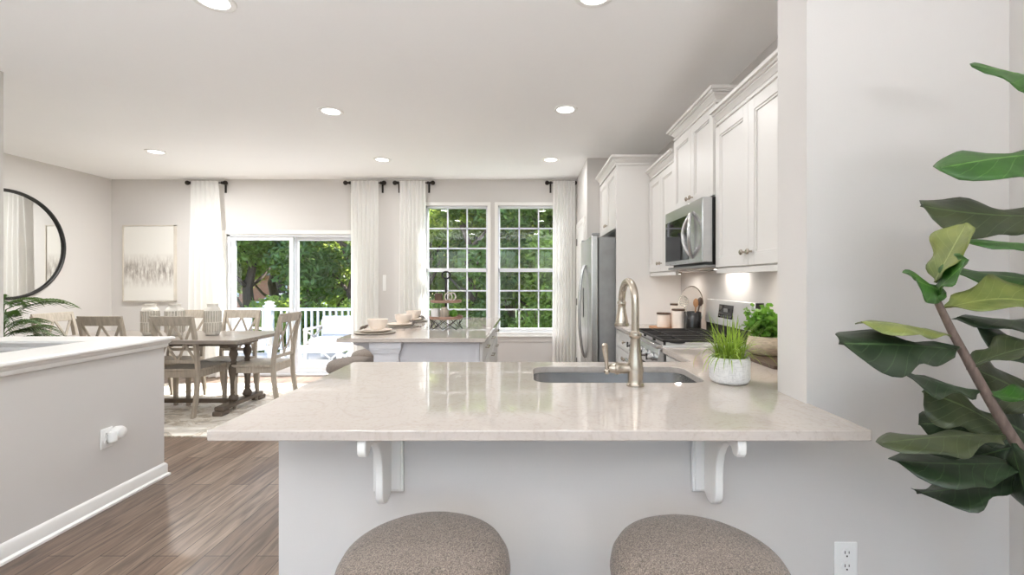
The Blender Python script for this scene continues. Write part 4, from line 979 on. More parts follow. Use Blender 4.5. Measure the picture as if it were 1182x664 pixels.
utensil((1.33, 3.60, 0.95), (1.34, 3.60, 1.13), 'wooden spoon standing in the black crock, leftmost', 'spoon', 'boardwood')
utensil((1.325, 3.59, 0.95), (1.372, 3.60, 1.14), 'dark spatula standing in the black crock, rightmost', 'spoon', 'walnut')
r = thing('round_tray', (1.34, 3.78, 0.9145), 'round white tray with dark rim leaning behind the crock', 'tray')
n_ = Vector((-0.62, -0.75, 0.18)).normalized(); c_ = Vector((1.335, 3.70, 1.10)); x_ = Vector((0.75, -0.62, 0)).normalized(); y_ = n_.cross(x_).normalized()
if y_.z < 0: y_ = -y_
b = B(); lo = []; hi = []
for k in range(48):
    q = c_ + x_ * 0.165 * math.cos(2*PI*k/48) * 0.62 + y_ * 0.182 * math.sin(2*PI*k/48); lo.append(b.bm.verts.new(q - n_ * 0.004)); hi.append(b.bm.verts.new(q + n_ * 0.004))
b.bm.faces.new(lo); b.bm.faces.new(hi)
for k in range(48): b.bm.faces.new([lo[k], lo[(k+1) % 48], hi[(k+1) % 48], hi[k]])
b.make('plate', 'ceramic', r)
B().tube([c_ + x_ * 0.165 * math.cos(2*PI*k/48) * 0.62 + y_ * 0.182 * math.sin(2*PI*k/48) for k in range(48)], 0.005, 8, closed=True).make('rim', 'nickel', r)

# dark board, herb pot
o = B().slab(rrect(1.14, 1.445, 2.09, 2.62, 0.01), [], 0.9145, 0.930).make('serving_board', 'walnut', bevel=0.003)
tag(o, 'dark wooden board under the curly herb pot', 'board')
def potted(name, x, y, z, prof, pm, label):
    r = thing(name, (x, y, z), label, 'plant')
    B().lathe([(a, z + h) for a, h in prof], (x, y, 0), 40, cap=False).make('pot', pm, r, ang=50)
    return r
r = potted('potted_herb', 1.275, 2.42, 0.9305, [(0.001, 0), (0.06, 0), (0.078, 0.008), (0.094, 0.04), (0.096, 0.065), (0.088, 0.098), (0.080, 0.10), (0.078, 0.09), (0.001, 0.088)], 'basket', 'bushy green herb in a ribbed beige pot on the dark board')
rnd = random.Random(5); b = B()
for _ in range(60):
    a = rnd.uniform(0, 6.28); rr = rnd.uniform(0.01, 0.105); hgt = rnd.uniform(0.07, 0.19) * (1 - 0.25 * rr / 0.105)
    p = Vector((1.275 + math.cos(a) * rr * 0.4, 2.42 + math.sin(a) * rr * 0.4, 1.015)); q = Vector((1.275 + math.cos(a) * rr, 2.42 + math.sin(a) * rr, 1.02 + hgt))
    b.tube([p, (p + q) / 2 + Vector((0, 0, 0.01)), q], 0.0018, 5)
    for _k in range(16):
        t = rnd.uniform(0.25, 1.05); c_ = p.lerp(q, t) + Vector((rnd.gauss(0, .014), rnd.gauss(0, .014), rnd.gauss(0, .010)))
        nn = Vector((rnd.gauss(0, 1), rnd.gauss(0, 1), rnd.gauss(0.8, 1))).normalized(); u = nn.orthogonal(); u.rotate(Matrix.Rotation(rnd.uniform(0, 6.28), 3, nn)); v = nn.cross(u); s_ = rnd.uniform(0.006, 0.0105)
        ring_ = [c_ + u * s_ * math.cos(2*PI*k/6) * 1.25 + v * s_ * math.sin(2*PI*k/6) + nn * (0.003 if k % 2 else 0) for k in range(6)]
        b.bm.faces.new([b.bm.verts.new(t_) for t_ in ring_])
b.make('foliage', 'herbleaf', r, recalc=False)
r = potted('potted_grass', 0.815, 1.825, 0.9145, [(0.001, 0), (0.056, 0), (0.070, 0.006), (0.076, 0.02), (0.077, 0.09), (0.074, 0.104), (0.069, 0.104), (0.068, 0.092), (0.001, 0.090)], 'weave', 'grassy green plant in a white crosshatched pot beside the sink')
rnd = random.Random(8); b = B()
for i in range(190):
    a = rnd.uniform(0, 6.28); lean = abs(rnd.gauss(0.43, 0.27)); L_ = rnd.uniform(0.08, 0.20); r0_ = rnd.uniform(0, 0.055)
    base = Vector((0.815 + math.cos(a) * r0_, 1.825 + math.sin(a) * r0_, 1.004)); az = a + rnd.gauss(0, 0.5); dirv = Vector((math.cos(az), math.sin(az), 0)); side = Vector((-math.sin(az), math.cos(az), 0))
    wd = rnd.uniform(0.0026, 0.0042); prev = None; ang = lean * 0.5; p = base.copy()
    for k in range(8):
        t = k / 7; wk = wd * (1 - t) ** 0.6 + 0.0003
        A = b.bm.verts.new(p - side * wk); C = b.bm.verts.new(p + side * wk)
        if prev: b.bm.faces.new([prev[0], A, C, prev[1]])
        prev = (A, C); ang += lean * 0.36; st_ = L_ / 7
        p = p + (dirv * math.sin(ang) + Vector((0, 0, 1)) * math.cos(ang)) * st_
b.make('foliage', 'grassleaf', r, recalc=False)

# ------------------------------------------------------------------ bar stools
def stool_proto(label):
    r = thing('bar_stool', (0, 0, 0), label, 'stool', world=False)
    R_ = 0.212; b = B()
    prof = [(0.15, 0.565), (0.195, 0.570), (0.209, 0.585), (R_, 0.605), (0.208, 0.630), (0.196, 0.650), (0.172, 0.663), (0.13, 0.672), (0.07, 0.677), (0.01, 0.678)]
    b.lathe(prof, seg=56); b.make('seat_cushion', 'fabric', r, ang=60)
    B().lathe([(0.15, 0.535), (0.165, 0.54), (0.165, 0.5645), (0.15, 0.5645)], seg=32).make('seat_base', 'greywood', r)
    for k in range(4):
        a = PI / 4 + k * PI / 2; c, s = math.cos(a), math.sin(a)
        B().tube([(c * 0.13, s * 0.13, 0.537), (c * 0.20, s * 0.20, 0.0)], [0.019, 0.013], 12).make('leg', 'greywood', r)
    b = B(); P = [(math.cos(PI/4 + k * PI/2) * 0.178, math.sin(PI/4 + k * PI/2) * 0.178, 0.19) for k in range(4)]
    for k in range(4): b.tube([P[k], P[(k+1) % 4]], 0.009, 8)
    b.make('footrest', 'greywood', r)
    return r
s0 = stool_proto('round taupe fabric stool pushed under the peninsula, left of the two'); s0.location = (-0.252, 1.124, 0)
dup(s0, (0.418, 1.108, 0), 0.3, 'round taupe fabric stool pushed under the peninsula, right of the two')
dup(s0, (-1.45, 3.80, 0), 0.2, 'round stool at the left side of the island, nearer of the two')
dup(s0, (-1.44, 4.30, 0), 0.5, 'round stool at the left side of the island, farther of the two')

# ------------------------------------------------------------------ island
IX0, IX1, IY0, IY1 = -1.36, -0.296, 3.24, 5.12
o = B().slab([(IX0, IY0), (IX1, IY0), (IX1, IY1), (IX0, IY1)], [], cz0, cz1).make('countertop', 'quartz', bevel=0.003)
tag(o, 'white quartz island countertop with place settings', 'countertop')
r = thing('kitchen_island', (-0.7, 4.15, 0), 'pale grey kitchen island base with drawers on its right side', 'island')
B().box(-1.02, -0.345, 3.31, 5.05, 0, 0.882).make('body', 'islandpaint', r, bevel=0.002)
for yp in (3.28, 4.99):
    b = B(); b.box(-1.107, -0.925, yp, yp + 0.09, 0, 0.80); b.box(-1.117, -0.915, yp - 0.01, yp + 0.10, 0.80, 0.815); b.box(-1.130, -0.902, yp - 0.022, yp + 0.11, 0.835, 0.882)
    b.prism([(-1.117, 0.815), (-0.915, 0.815), (-0.902, 0.835), (-1.130, 0.835)], 'Y', yp - 0.015, yp + 0.105); b.box(-1.12, -0.91, yp - 0.012, yp + 0.10, 0, 0.10)
    b.make('corner_post', 'islandpaint', r, bevel=0.002)
b = B(); b.prism([(-1.02, 0.882), (-1.30, 0.882), (-1.31, 0.86), (-1.30, 0.84), (-1.24, 0.83), (-1.18, 0.79), (-1.14, 0.74), (-1.12, 0.68), (-1.10, 0.64), (-1.02, 0.63)], 'Y', 3.42, 3.46); b.make('support_bracket', 'islandpaint', r, bevel=0.004)
b = B(); b.prism([(-1.02, 0.882), (-1.30, 0.882), (-1.31, 0.86), (-1.30, 0.84), (-1.24, 0.83), (-1.18, 0.79), (-1.14, 0.74), (-1.12, 0.68), (-1.10, 0.64), (-1.02, 0.63)], 'Y', 4.80, 4.84); b.make('support_bracket', 'islandpaint', r, bevel=0.004)
for ya, yb_ in ((3.33, 3.88), (3.89, 4.46), (4.47, 5.04)):
    for za, zb in ((0.72, 0.87), (0.42, 0.715), (0.11, 0.415)):
        b = B(); b.box(-0.345, -0.326, ya, yb_, za, zb - 0.004); b.box(-0.326, -0.322, ya + 0.02, yb_ - 0.02, za + 0.02, zb - 0.024)
        d = b.make('drawer', 'cab', r, bevel=0.0015); ym = (ya + yb_) / 2; zm = zb - 0.065
        B().tube([(-0.297, ym - 0.07, zm), (-0.297, ym + 0.07, zm)], 0.005, 8).bar((-0.325, ym - 0.06, zm), (-0.297, ym - 0.06, zm), 0.008, 0.008).bar((-0.325, ym + 0.06, zm), (-0.297, ym + 0.06, zm), 0.008, 0.008).make('handle', 'nickel', d)

# place settings
names = ['nearest', 'middle', 'farthest']
for i, (x, y) in enumerate(((-1.195, 3.58), (-1.13, 4.09), (-1.17, 4.62))):
    w_ = names[i] + ' place setting on the island'
    o = B().lathe([(0.10, cz1 + 0.0006), (0.155, cz1 + 0.004), (0.163, cz1 + 0.010), (0.158, cz1 + 0.012), (0.12, cz1 + 0.008), (0.01, cz1 + 0.008)], (x, y, 0), 40).make('charger_plate', 'chalkgrey'); tag(o, 'round grey charger of the ' + w_, 'plate', 'chargers on the island')
    o = B().lathe([(0.07, cz1 + 0.013), (0.115, cz1 + 0.019), (0.128, cz1 + 0.029), (0.124, cz1 + 0.030), (0.08, cz1 + 0.020), (0.01, cz1 + 0.019)], (x, y, 0), 40).make('dinner_plate', 'ceramic'); tag(o, 'cream dinner plate of the ' + w_, 'plate', 'dinner plates on the island')
    zb = cz1 + 0.031
    b = B(); b.lathe([(0.035, zb), (0.055, zb + 0.006), (0.074, zb + 0.045), (0.078, zb + 0.078), (0.073, zb + 0.078), (0.066, zb + 0.045), (0.045, zb + 0.012), (0.005, zb + 0.01)], (x + 0.02, y, 0), 36)
    o = b.make('bowl', 'ceramic'); tag(o, 'cream bowl of the ' + w_, 'bowl', 'bowls on the island')
    b = B(); rows = []
    sgn = -1 if i == 0 else 1
    for k in range(9):
        t = k / 8; row = []
        for j in range(5):
            q = j / 4 - 0.5
            xx = x + 0.02 + sgn * (0.072 + 0.050 * t + 0.01 * math.sin(5 * t)); yy = y - 0.02 + q * (0.10 + 0.04 * t)
            zz = zb + 0.022 * (1 - t) ** 1.5 + 0.004 + 0.006 * math.sin(j * 2.2 + 4 * t)
            row.append(b.bm.verts.new((xx, yy, zz)))
        rows.append(row)
    for k in range(8):
        for j in range(4): b.bm.faces.new([rows[k][j], rows[k+1][j], rows[k+1][j+1], rows[k][j+1]])
    o = b.make('napkin', 'linen', recalc=False); md = o.modifiers.new('s', 'SOLIDIFY'); md.thickness = 0.008
    tag(o, 'dark grey linen napkin of the ' + w_, 'napkin', 'napkins on the island')
# tiered stand
tx, ty = -0.69, 3.88
r = thing('tiered_tray', (tx, ty, cz1), 'two tier wooden serving stand with wire base on the island', 'serving stand')
b = B()
for k in range(4):
    a0 = k * PI / 2 + 0.4; 
    for s_ in (-1, 1):
        pts = [(tx + 0.12 * math.cos(a0), ty + 0.12 * math.sin(a0), cz1 + 0.045), (tx + 0.14 * math.cos(a0 + s_ * 0.42), ty + 0.14 * math.sin(a0 + s_ * 0.42), cz1 + (0.085)), (tx + 0.12 * math.cos(a0 + s_ * 0.8), ty + 0.12 * math.sin(a0 + s_ * 0.8), cz1 + 0.045)]
        b.tube(pts, 0.003, 6)
        pts = [(tx + 0.12 * math.cos(a0), ty + 0.12 * math.sin(a0), cz1 + 0.045), (tx + 0.14 * math.cos(a0 + s_ * 0.42), ty + 0.14 * math.sin(a0 + s_ * 0.42), cz1 + 0.004), (tx + 0.12 * math.cos(a0 + s_ * 0.8), ty + 0.12 * math.sin(a0 + s_ * 0.8), cz1 + 0.045)]
        b.tube(pts, 0.003, 6)
b.make('wire_base', 'bronze', r)
B().lathe([(0.13, cz1 + 0.086), (0.143, cz1 + 0.09), (0.143, cz1 + 0.112), (0.136, cz1 + 0.112), (0.134, cz1 + 0.098), (0.005, cz1 + 0.098)], (tx, ty, 0), 36).make('lower_tray', 'traywood', r)
B().lathe([(0.12, cz1 + 0.225), (0.132, cz1 + 0.229), (0.132, cz1 + 0.248), (0.125, cz1 + 0.248), (0.123, cz1 + 0.236), (0.005, cz1 + 0.236)], (tx, ty, 0), 36).make('upper_tray', 'traywood', r)
B().tube([(tx, ty, cz1 + 0.098), (tx, ty, cz1 + 0.44)], 0.009, 10).make('center_post', 'iron', r)
B().tube([(tx + 0.035 * math.cos(2*PI*k/24), ty, cz1 + 0.46 + 0.03 * math.sin(2*PI*k/24)) for k in range(24)], 0.006, 8, closed=True).make('handle', 'iron', r)
def cup(x, y, z, m, lab, s=1.0):
    r = thing('mug', (x, y, z), lab, 'mug')
    B().lathe([(0.026*s, z), (0.032*s, z + 0.005), (0.035*s, z + 0.07*s), (0.032*s, z + 0.07*s), (0.029*s, z + 0.01), (0.002, z + 0.01)], (x, y, 0), 24).make('cup', m, r)
    B().tube([(x + 0.03*s + 0.022*s*math.sin(PI*k/10), y, z + 0.015*s + 0.04*s*k/10) for k in range(11)], 0.004, 8).make('handle', m, r)
cup(tx - 0.085, ty - 0.03, cz1 + 0.0985, 'plastic', 'white mug at the left of the lower serving tier', 1.1)
o = B().lathe([(0.032, cz1 + .0985), (0.036, cz1 + .105), (0.036, cz1 + .165), (0.025, cz1 + .175), (0.025, cz1 + .19), (0.02, cz1 + .192)], (tx + 0.0, ty - 0.075, 0), 24).make('stoneware_jar', 'greywood'); tag(o, 'brown jar in the middle of the lower serving tier', 'jar')
o = B().box(tx - 0.085, tx - 0.025, ty - 0.06, ty, cz1 + 0.2365, cz1 + 0.305).make('wooden_box', 'lidwood', bevel=0.004); tag(o, 'small brown wooden box on the upper serving tier', 'box')
o = B().tube([(tx + 0.06 + 0.03*math.cos(2*PI*k/20), ty - 0.05 + 0.012*math.sin(2*PI*k/20), cz1 + 0.275 + 0.033*math.sin(2*PI*k/20)) for k in range(20)], 0.006, 8, closed=True).tube([(tx + 0.03 + 0.03*math.cos(2*PI*k/20), ty - 0.06, cz1 + 0.275 + 0.033*math.sin(2*PI*k/20)) for k in range(20)], 0.006, 8, closed=True).make('bead_loop', 'palewood'); tag(o, 'pale wooden ring ornament on the upper serving tier', 'ornament')
o = B().ico((tx + 0.075, ty - 0.06, cz1 + 0.135), 0.035, 2, (1, 1, 1)).make('ball_ornament', 'herbleaf'); tag(o, 'green ball ornament at the right of the lower serving tier', 'ornament')

# ------------------------------------------------------------------ dining set
o = B().slab(rrect(-5.35, -2.05, 3.84, 5.82, 0.01), [], 0.0005, 0.012).make('area_rug', 'rug'); tag(o, 'faded beige and grey area rug under the dining table', 'rug')
RZ = 0.012
r = thing('dining_table', (-3.74, 4.73, RZ), 'dark wood dining table with turned trestle legs on the rug', 'table')
B().slab([(-4.74, 4.30), (-2.74, 4.30), (-2.74, 5.15), (-4.74, 5.15)], [], 0.722, 0.76).make('table_top', 'darkwood', r, bevel=0.006)
B().box(-4.50, -2.98, 4.62, 4.86, 0.66, 0.722).make('apron', 'tablebase', r, bevel=0.003)
bal = [(0.030, 0.10), (0.042, 0.11), (0.046, 0.13), (0.040, 0.155), (0.024, 0.175), (0.030, 0.19), (0.026, 0.21), (0.028, 0.30), (0.038, 0.36), (0.046, 0.41), (0.040, 0.45), (0.022, 0.485), (0.032, 0.50), (0.022, 0.515), (0.030, 0.54), (0.042, 0.575), (0.036, 0.61), (0.024, 0.63), (0.034, 0.65), (0.034, 0.66)]
for xt in (-2.99, -4.40):
    b = B(); b.box(xt - 0.045, xt + 0.045, 4.40, 5.08, 0.045 + RZ, 0.10); b.box(xt - 0.05, xt + 0.05, 4.38, 4.50, RZ, 0.06); b.box(xt - 0.05, xt + 0.05, 5.0, 5.12, RZ, 0.06); b.make('trestle_foot', 'tablebase', r, bevel=0.012, seg=3)
    b = B(); b.box(xt - 0.04, xt + 0.04, 4.48, 5.0, 0.66, 0.722); b.make('trestle_head', 'tablebase', r, bevel=0.006)
    for yt in (4.63, 4.86): B().lathe(bal, (xt, yt, 0), 20).make('turned_leg', 'tablebase', r, ang=60)
B().box(-4.40, -2.99, 4.72, 4.77, 0.055, 0.095).make('stretcher', 'tablebase', r, bevel=0.004)

def chair_proto(label):
    r = thing('dining_chair', (0, 0, 0), label, 'chair', 'cross-back dining chairs', world=False)
    # faces +Y; back at -Y
    b = B(); b.prism([(-0.21, -0.20), (0.21, -0.20), (0.225, 0.20), (0.20, 0.225), (-0.20, 0.225), (-0.225, 0.20)], 'Z', 0.435, 0.460); b.make('seat', 'greywood', r, bevel=0.008, seg=3)
    b = B(); b.box(-0.20, 0.20, 0.175, 0.195, 0.375, 0.435); b.box(-0.19, 0.19, -0.20, -0.18, 0.375, 0.435)
    for s in (-1, 1): b.bar((s * 0.19, -0.19, 0.405), (s * 0.20, 0.185, 0.405), 0.02, 0.06)
    b.make('apron', 'greywood', r, bevel=0.002)
    for s in (-1, 1):
        b = B(); x = s * 0.19
        # front leg
        for (z0, z1, w0, w1) in ((0.0, 0.435, 0.030, 0.042),):
            v0 = [(x - w0/2, 0.185 - w0/2), (x + w0/2, 0.185 - w0/2), (x + w0/2, 0.185 + w0/2), (x - w0/2, 0.185 + w0/2)]
            v1 = [(x - w1/2, 0.185 - w1/2), (x + w1/2, 0.185 - w1/2), (x + w1/2, 0.185 + w1/2), (x - w1/2, 0.185 + w1/2)]
            A = [b.bm.verts.new((p[0], p[1], z0)) for p in v0]; C = [b.bm.verts.new((p[0], p[1], z1)) for p in v1]
            b.bm.faces.new(A); b.bm.faces.new(C)
            for k in range(4): b.bm.faces.new([A[k], A[(k+1) % 4], C[(k+1) % 4], C[k]])
        b.make('leg', 'greywood', r, bevel=0.003)
        # rear leg: curves from a splayed foot up into the back post
        cs = [(-0.265, 0.0), (-0.232, 0.15), (-0.212, 0.30), (-0.205, 0.42), (-0.207, 0.50), (-0.222, 0.64), (-0.250, 0.80), (-0.288, 0.955)]
        b = B(); rings = []
        for yy, zz in cs:
            hw = 0.015; hd = 0.021
            rings.append([b.bm.verts.new((x + sx * hw, yy + sy * hd, zz)) for sx, sy in ((-1, -1), (1, -1), (1, 1), (-1, 1))])
        b.bm.faces.new(rings[0]); b.bm.faces.new(rings[-1])
        for i in range(len(rings) - 1):
            for k in range(4): b.bm.faces.new([rings[i][k], rings[i][(k+1) % 4], rings[i+1][(k+1) % 4], rings[i+1][k]])
        b.make('rear_leg', 'greywood', r, bevel=0.003)
    # top rail, gently bowed
    b = B(); rings = []
    for i in range(9):
        x = -0.208 + 0.416 * i / 8; bow = -0.018 * math.sin(PI * i / 8)
        rings.append([b.bm.verts.new(p) for p in ((x, -0.266 + bow - 0.011, 0.885), (x, -0.266 + bow + 0.011, 0.885), (x, -0.286 + bow + 0.011, 0.978), (x, -0.286 + bow - 0.011, 0.978))])
    b.bm.faces.new(rings[0]); b.bm.faces.new(rings[-1])
    for i in range(8):
        for k in range(4): b.bm.faces.new([rings[i][k], rings[i][(k+1) % 4], rings[i+1][(k+1) % 4], rings[i+1][k]])
    b.make('top_rail', 'greywood', r, bevel=0.003)
    B().box(-0.178, 0.178, -0.222, -0.204, 0.515, 0.550).make('lower_rail', 'greywood', r, bevel=0.003)
    yb = lambda z: -0.212 - 0.058 * (z - 0.55) / 0.34
    for (xa, xb) in ((-0.172, -0.006), (-0.006, -0.172), (0.006, 0.172), (0.172, 0.006)):
        b = B(); b.bar((xa, yb(0.89) + (0.004 if xa > xb else -0.004), 0.89), (xb, yb(0.545) + (0.004 if xa > xb else -0.004), 0.545), 0.010, 0.024, up=(1, 0, 0)); b.make('back_slat', 'greywood', r, bevel=0.002)
    return r
c0 = chair_proto('grey cross-back chair on the near side of the table, the right one')
c0.location = (-3.375, 4.60, RZ)
dup(c0, (-4.065, 4.60, RZ), R(1), 'grey wooden cross-back chair on the near side of the table, left one')
dup(c0, (-3.30, 4.985, RZ), R(180), 'grey wooden cross-back chair on the far side, nearest the slider, facing the camera')
dup(c0, (-3.90, 4.985, RZ), R(180), 'grey wooden cross-back chair on the far side behind the vases')
dup(c0, (-2.79, 4.82, RZ), R(90), 'grey wooden cross-back chair at the right end of the table')
dup(c0, (-4.69, 4.765, RZ), R(-90), 'grey wooden cross-back chair at the left end of the table below the mirror')

def vase(x, y, rad, h, label):
    r = thing('fluted_vase', (x, y, 0.76), label, 'vase', 'fluted vases on the dining table', world=True)
    z = 0.7605
    B().lathe([(rad*0.70, z), (rad*0.80, z + 0.012), (rad*0.93, z + 0.04), (rad*0.93, z + h*0.76), (rad*0.88, z + h*0.84), (rad*0.68, z + h*0.90), (rad*0.60, z + h*0.93), (rad*0.66, z + h), (rad*0.58, z + h), (rad*0.52, z + h*0.93), (rad*0.3, z+h*0.88)], (x, y, 0), 36, cap=True).make('body', 'chalk', r, ang=50)
    for ring_i, (za, zb) in enumerate(((z + 0.035, z + h*0.40), (z + h*0.43, z + h*0.78))):
        b = B(); n = 20
        for k in range(n):
            a = 2*PI*(k + 0.5 * ring_i)/n; cx, cy = x + math.cos(a) * rad * 0.94, y + math.sin(a) * rad * 0.94
            b.tube([(cx, cy, za), (cx, cy, zb)], rad * 0.085, 6)
        b.make('flutes', 'chalkgrey', r)
vase(-3.28, 4.74, 0.078, 0.325, 'fluted white and grey vase, rightmost on the dining table')
vase(-3.66, 4.72, 0.086, 0.325, 'fluted white and grey vase, middle of three on the dining table')
vase(-3.93, 4.74, 0.080, 0.325, 'fluted white and grey vase, leftmost on the dining table')

# palm at the left
r = thing('potted_palm', (-4.36, 3.72, 0), 'potted palm behind the half wall at the left edge', 'plant', world=True)
B().lathe([(0.001, 0), (0.13, 0), (0.16, 0.02), (0.18, 0.32), (0.165, 0.32), (0.15, 0.28), (0.001, 0.28)], (-4.36, 3.72, 0), 32, cap=False).make('pot', 'basket', r)
rnd = random.Random(21); b = B()
for i in range(22):
    a = rnd.uniform(-1.0, 1.3) if i < 13 else rnd.uniform(1.3, 5.2); el = rnd.uniform(0.5, 1.1); L_ = rnd.uniform(0.26, 0.40)
    if i >= 13: L_ *= 0.7
    p = Vector((-4.36, 3.72, 0.29)); dirv = Vector((math.cos(a), math.sin(a), 0))
    stem_h = rnd.uniform(0.42, 0.84); spine = [p, p + dirv * 0.03 + Vector((0, 0, stem_h * 0.6))]; q = p + dirv * 0.06 + Vector((0, 0, stem_h)); spine.append(q.copy()); e = el
    for k in range(9): q = q + (dirv * math.cos(e) + Vector((0, 0, math.sin(e)))) * (L_ / 9); e -= 0.16; spine.append(q.copy())
    b.tube(spine, [0.005] * 3 + [0.004 - 0.0003 * k for k in range(9)], 5)
    side = Vector((-dirv.y, dirv.x, 0))
    for k in range(3, 12):
        for t in (0, 0.5):
            c_ = spine[k] if t == 0 or k == 11 else spine[k].lerp(spine[k+1], 0.5)
            for s in (-1, 1):
                ll = 0.17 * (1 - 0.4 * abs(k - 6) / 6); d = (side * s * 0.7 + dirv + Vector((0, 0, 0.15))).normalized(); wv = d.cross(Vector((0, 0, 1))).normalized() * 0.006 + Vector((0, 0, 0.003))
                m_ = c_ + d * ll * 0.5 + Vector((0, 0, 0.01)); t_ = c_ + d * ll + Vector((0, 0, -0.03))
                A = [b.bm.verts.new(z_) for z_ in (c_, m_ - wv, t_, m_ + wv)]; b.bm.faces.new(A)
b.make('fronds', 'palmleaf', r, recalc=False)

# ------------------------------------------------------------------ fiddle leaf fig
def P3(px, py, d): s = F / d; return Vector(((px - 608) / s, d, 1.32 + (325 - py) / s))
r = thing('fiddle_leaf_fig', (1.36, 1.06, 0), 'tall potted fiddle leaf fig with large green leaves by the right wall', 'plant', world=True)
B().lathe([(0.001, 0), (0.13, 0), (0.165, 0.02), (0.185, 0.30), (0.17, 0.30), (0.155, 0.27), (0.001, 0.26)], (1.37, 1.08, 0), 36, cap=False).make('pot', 'basket', r)
b = B()
tr = [Vector((1.37, 1.08, 0.27)), Vector((1.355, 1.08, 0.5)), Vector((1.31, 1.08, 0.7)), P3(1186, 532, 1.08), P3(1160, 492, 1.08), P3(1130, 440, 1.09), P3(1100, 385, 1.10), P3(1077, 338, 1.10)]
b.tube(tr, [0.018, 0.016, 0.014, 0.012, 0.0115, 0.0105, 0.009, 0.007], 12)
tr2 = [Vector((1.38, 1.09, 0.27)), Vector((1.41, 1.11, 0.7)), Vector((1.40, 1.13, 1.1)), Vector((1.37, 1.14, 1.5)), Vector((1.36, 1.14, 1.9))]
b.tube(tr2, [0.02, 0.017, 0.014, 0.011, 0.008], 12)
b.make('trunk', 'twig', r)
def fig_leaf(bp_, tp_, db, dt, wpx, m, wreal=0.15, bend=0.0, seed=0, shape=0, flip=1):
    """leaf from base pixel to tip pixel at given distances; wpx = apparent blade width"""
    rnd = random.Random(seed); p0 = P3(bp_[0], bp_[1], db); p1 = P3(tp_[0], tp_[1], dt); ax = p1 - p0; L_ = ax.length; ax.normalize()
    s = F / ((db + dt) / 2); wv = min(wpx / s, wreal * 0.98)
    up = Vector((0, 0, 1)) - ax * ax.z; up.normalize() if up.length > 0.3 else None
    if up.length < 0.5: up = Vector((1, 0, 0)) - ax * ax.x; up.normalize()
    fw = ax.cross(up).normalized()
    if fw.y < 0: fw = -fw
    # tilt the blade so that, seen in true perspective, it shows the apparent width
    tt = ((bp_[1] + tp_[1]) / 2 - 325) / F * flip; best = (9, 0.5)
    for k in range(-60, 101):
        c = k / 100.0; e_ = abs(abs(c + math.sqrt(1 - c * c) * tt) - wv / wreal)
        if c + math.sqrt(1 - c * c) * tt < 0: e_ += 0.15
        if e_ < best[0]: best = (e_, c)
    c_ = best[1]; W = (up * c_ + fw * flip * math.sqrt(max(0, 1 - c_ * c_))).normalized(); Nn = ax.cross(W).normalized()
    nu, nv = 18, 8; bmm = bmesh.new(); uvl = bmm.loops.layers.uv.new('UVMap'); g = []
    for i in range(nu + 1):
        u = i / nu
        # obovate fiddle shape: short petiole, slight waist, broad rounded far end
        wd = (0.16 + 0.84 * min(1, max(0, (u - 0.02) / 0.60)) ** 0.75) * (0.93 + 0.07 * math.cos(2 * PI * (u - 0.12) / 0.55))
        if u > 0.62: wd *= math.sqrt(max(0.0, 1 - ((u - 0.62) / 0.38) ** 2.3))
        if u < 0.10: wd *= (0.10 + 0.90 * (u / 0.10) ** 1.5)
        wd = max(wd, 0.03 if u < 0.1 else 0.0)
        row = []
        for j in range(nv + 1):
            v = j / nv; q = (v - 0.5) * 2
            edge = 1 + 0.055 * math.sin(u * 19 + q * 2 + seed) * abs(q) ** 2
            pt = p0 + ax * L_ * u + W * (q * wd * wreal / 2 * edge)
            pt += Nn * (0.12 * wreal * (abs(q) ** 1.4) * wd + 0.06 * wreal * math.sin(u * 13 + seed * 1.7) * abs(q) ** 1.5 - 0.02 * wreal * math.cos(8 * 2 * PI * (u - 0.27 * abs(q)) ) * (1 - abs(q)) * min(1, abs(q) * 4))
            pt += Vector((0, 0, 1)) * (bend * math.sin(PI * u))
            row.append(bmm.verts.new(pt))
        g.append(row)
    for i in range(nu):
        for j in range(nv):
            f = bmm.faces.new([g[i][j], g[i+1][j], g[i+1][j+1], g[i][j+1]]); f.smooth = True
            for lp, (a, c) in zip(f.loops, ((i, j), (i+1, j), (i+1, j+1), (i, j+1))): lp[uvl].uv = (a / nu, c / nv)
    me = bpy.data.meshes.new('leaf'); bmm.to_mesh(me); bmm.free(); me.materials.append(MT[m])
    o = bpy.data.objects.new('leaf', me); col.objects.link(o); o.parent = r; o.location = -r.location
    md = o.modifiers.new('s', 'SOLIDIFY'); md.thickness = 0.0012
    return o
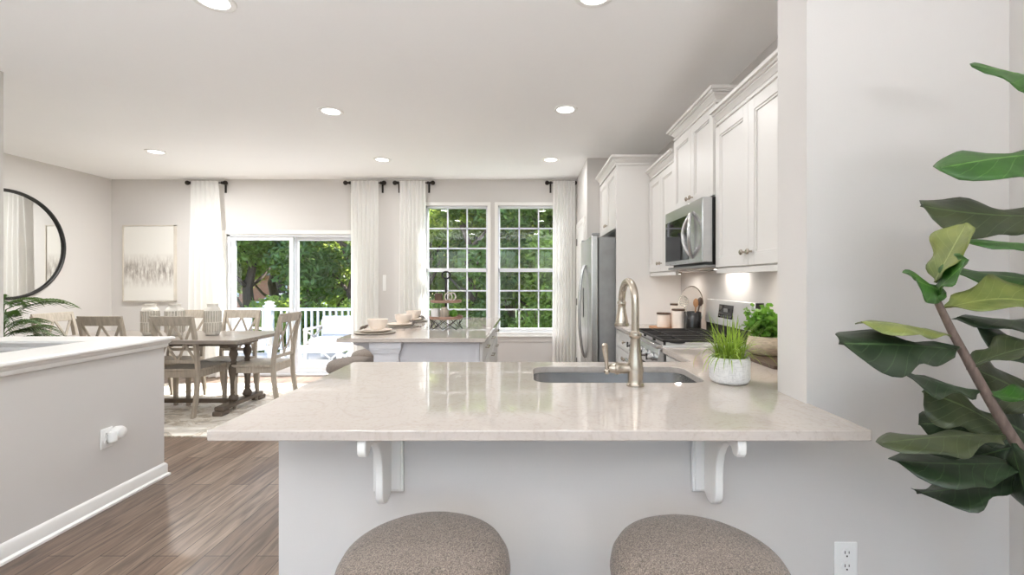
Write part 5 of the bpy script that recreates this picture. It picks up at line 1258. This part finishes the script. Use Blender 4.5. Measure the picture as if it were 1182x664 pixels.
# (base px, tip px, base depth, tip depth, apparent width, material, real width, bend)
LV = [((1250, 112), (1123, 76), 1.12, 1.10, 25, 'fig_mid', .13, .012, 0),
      ((1262, 178), (1087, 194), 1.13, 1.10, 31, 'fig_mid', .16, .012, 0),
      ((1235, 248), (1062, 238), 1.13, 1.14, 47, 'fig_under', .15, -.012, 0),
      ((1078, 326), (1116, 257), 1.10, 1.06, 34, 'fig_olive', .12, .0, 1),
      ((1250, 294), (1124, 280), 1.13, 1.06, 16, 'fig_mid', .12, .010, 0),
      ((1076, 340), (1118, 300), 1.10, 1.02, 44, 'fig_mid', .11, .0, 1),
      ((1090, 338), (1055, 323), 1.10, 1.03, 40, 'fig_mid', .10, .0, 0),
      ((1260, 328), (1080, 306), 1.14, 1.16, 28, 'fig_mid', .14, -.008, 0),
      ((1090, 356), (1215, 352), 1.10, 1.04, 44, 'fig_olive', .15, .018, 0),
      ((1098, 388), (994, 372), 1.10, 1.06, 17, 'fig_olive', .12, .008, 0),
      ((1106, 404), (968, 397), 1.09, 1.04, 52, 'fig_dark', .16, .004, 0),
      ((1132, 452), (1014, 416), 1.09, 1.08, 30, 'fig_dark', .14, -.010, 0),
      ((1240, 375), (1105, 366), 1.16, 1.18, 18, 'fig_dark', .14, 0, 0),
      ((1240, 430), (1122, 372), 1.16, 1.16, 52, 'fig_dark', .16, 0, 0),
      ((1115, 425), (1205, 398), 1.10, 1.05, 22, 'fig_under', .11, .008, 0),
      ((1222, 480), (1128, 428), 1.18, 1.22, 72, 'fig_under', .19, .010, 1),
      ((1136, 455), (1235, 468), 1.09, 1.03, 26, 'fig_mid', .13, .0, 0),
      ((1165, 500), (1064, 452), 1.12, 1.20, 62, 'fig_under', .17, .012, 1),
      ((1170, 505), (1060, 490), 1.14, 1.22, 56, 'fig_dark', .17, .012, 1),
      ((1160, 503), (1019, 512), 1.08, 1.03, 27, 'fig_under', .14, .006, 0),
      ((1178, 535), (1036, 533), 1.10, 1.06, 44, 'fig_dark', .16, -.004, 0),
      ((1178, 545), (1058, 570), 1.12, 1.12, 24, 'fig_dark', .15, -.008, 0),
      ((1175, 515), (1080, 540), 1.16, 1.20, 60, 'fig_dark', .17, 0, 1),
      ((1168, 512), (1192, 598), 1.07, 1.03, 44, 'fig_dark', .13, 0, 0),
      ((1215, 520), (1150, 480), 1.2, 1.25, 80, 'fig_dark', .20, 0, 1),
      ((1240, 560), (1150, 545), 1.2, 1.2, 50, 'fig_dark', .18, 0, 0)]
for i, q in enumerate(LV): fig_leaf(q[0], q[1], q[2], q[3], q[4], q[5], q[6], q[7], i, q[8])

for o in list(bpy.data.objects):
    if '_w' in o: del o['_w']
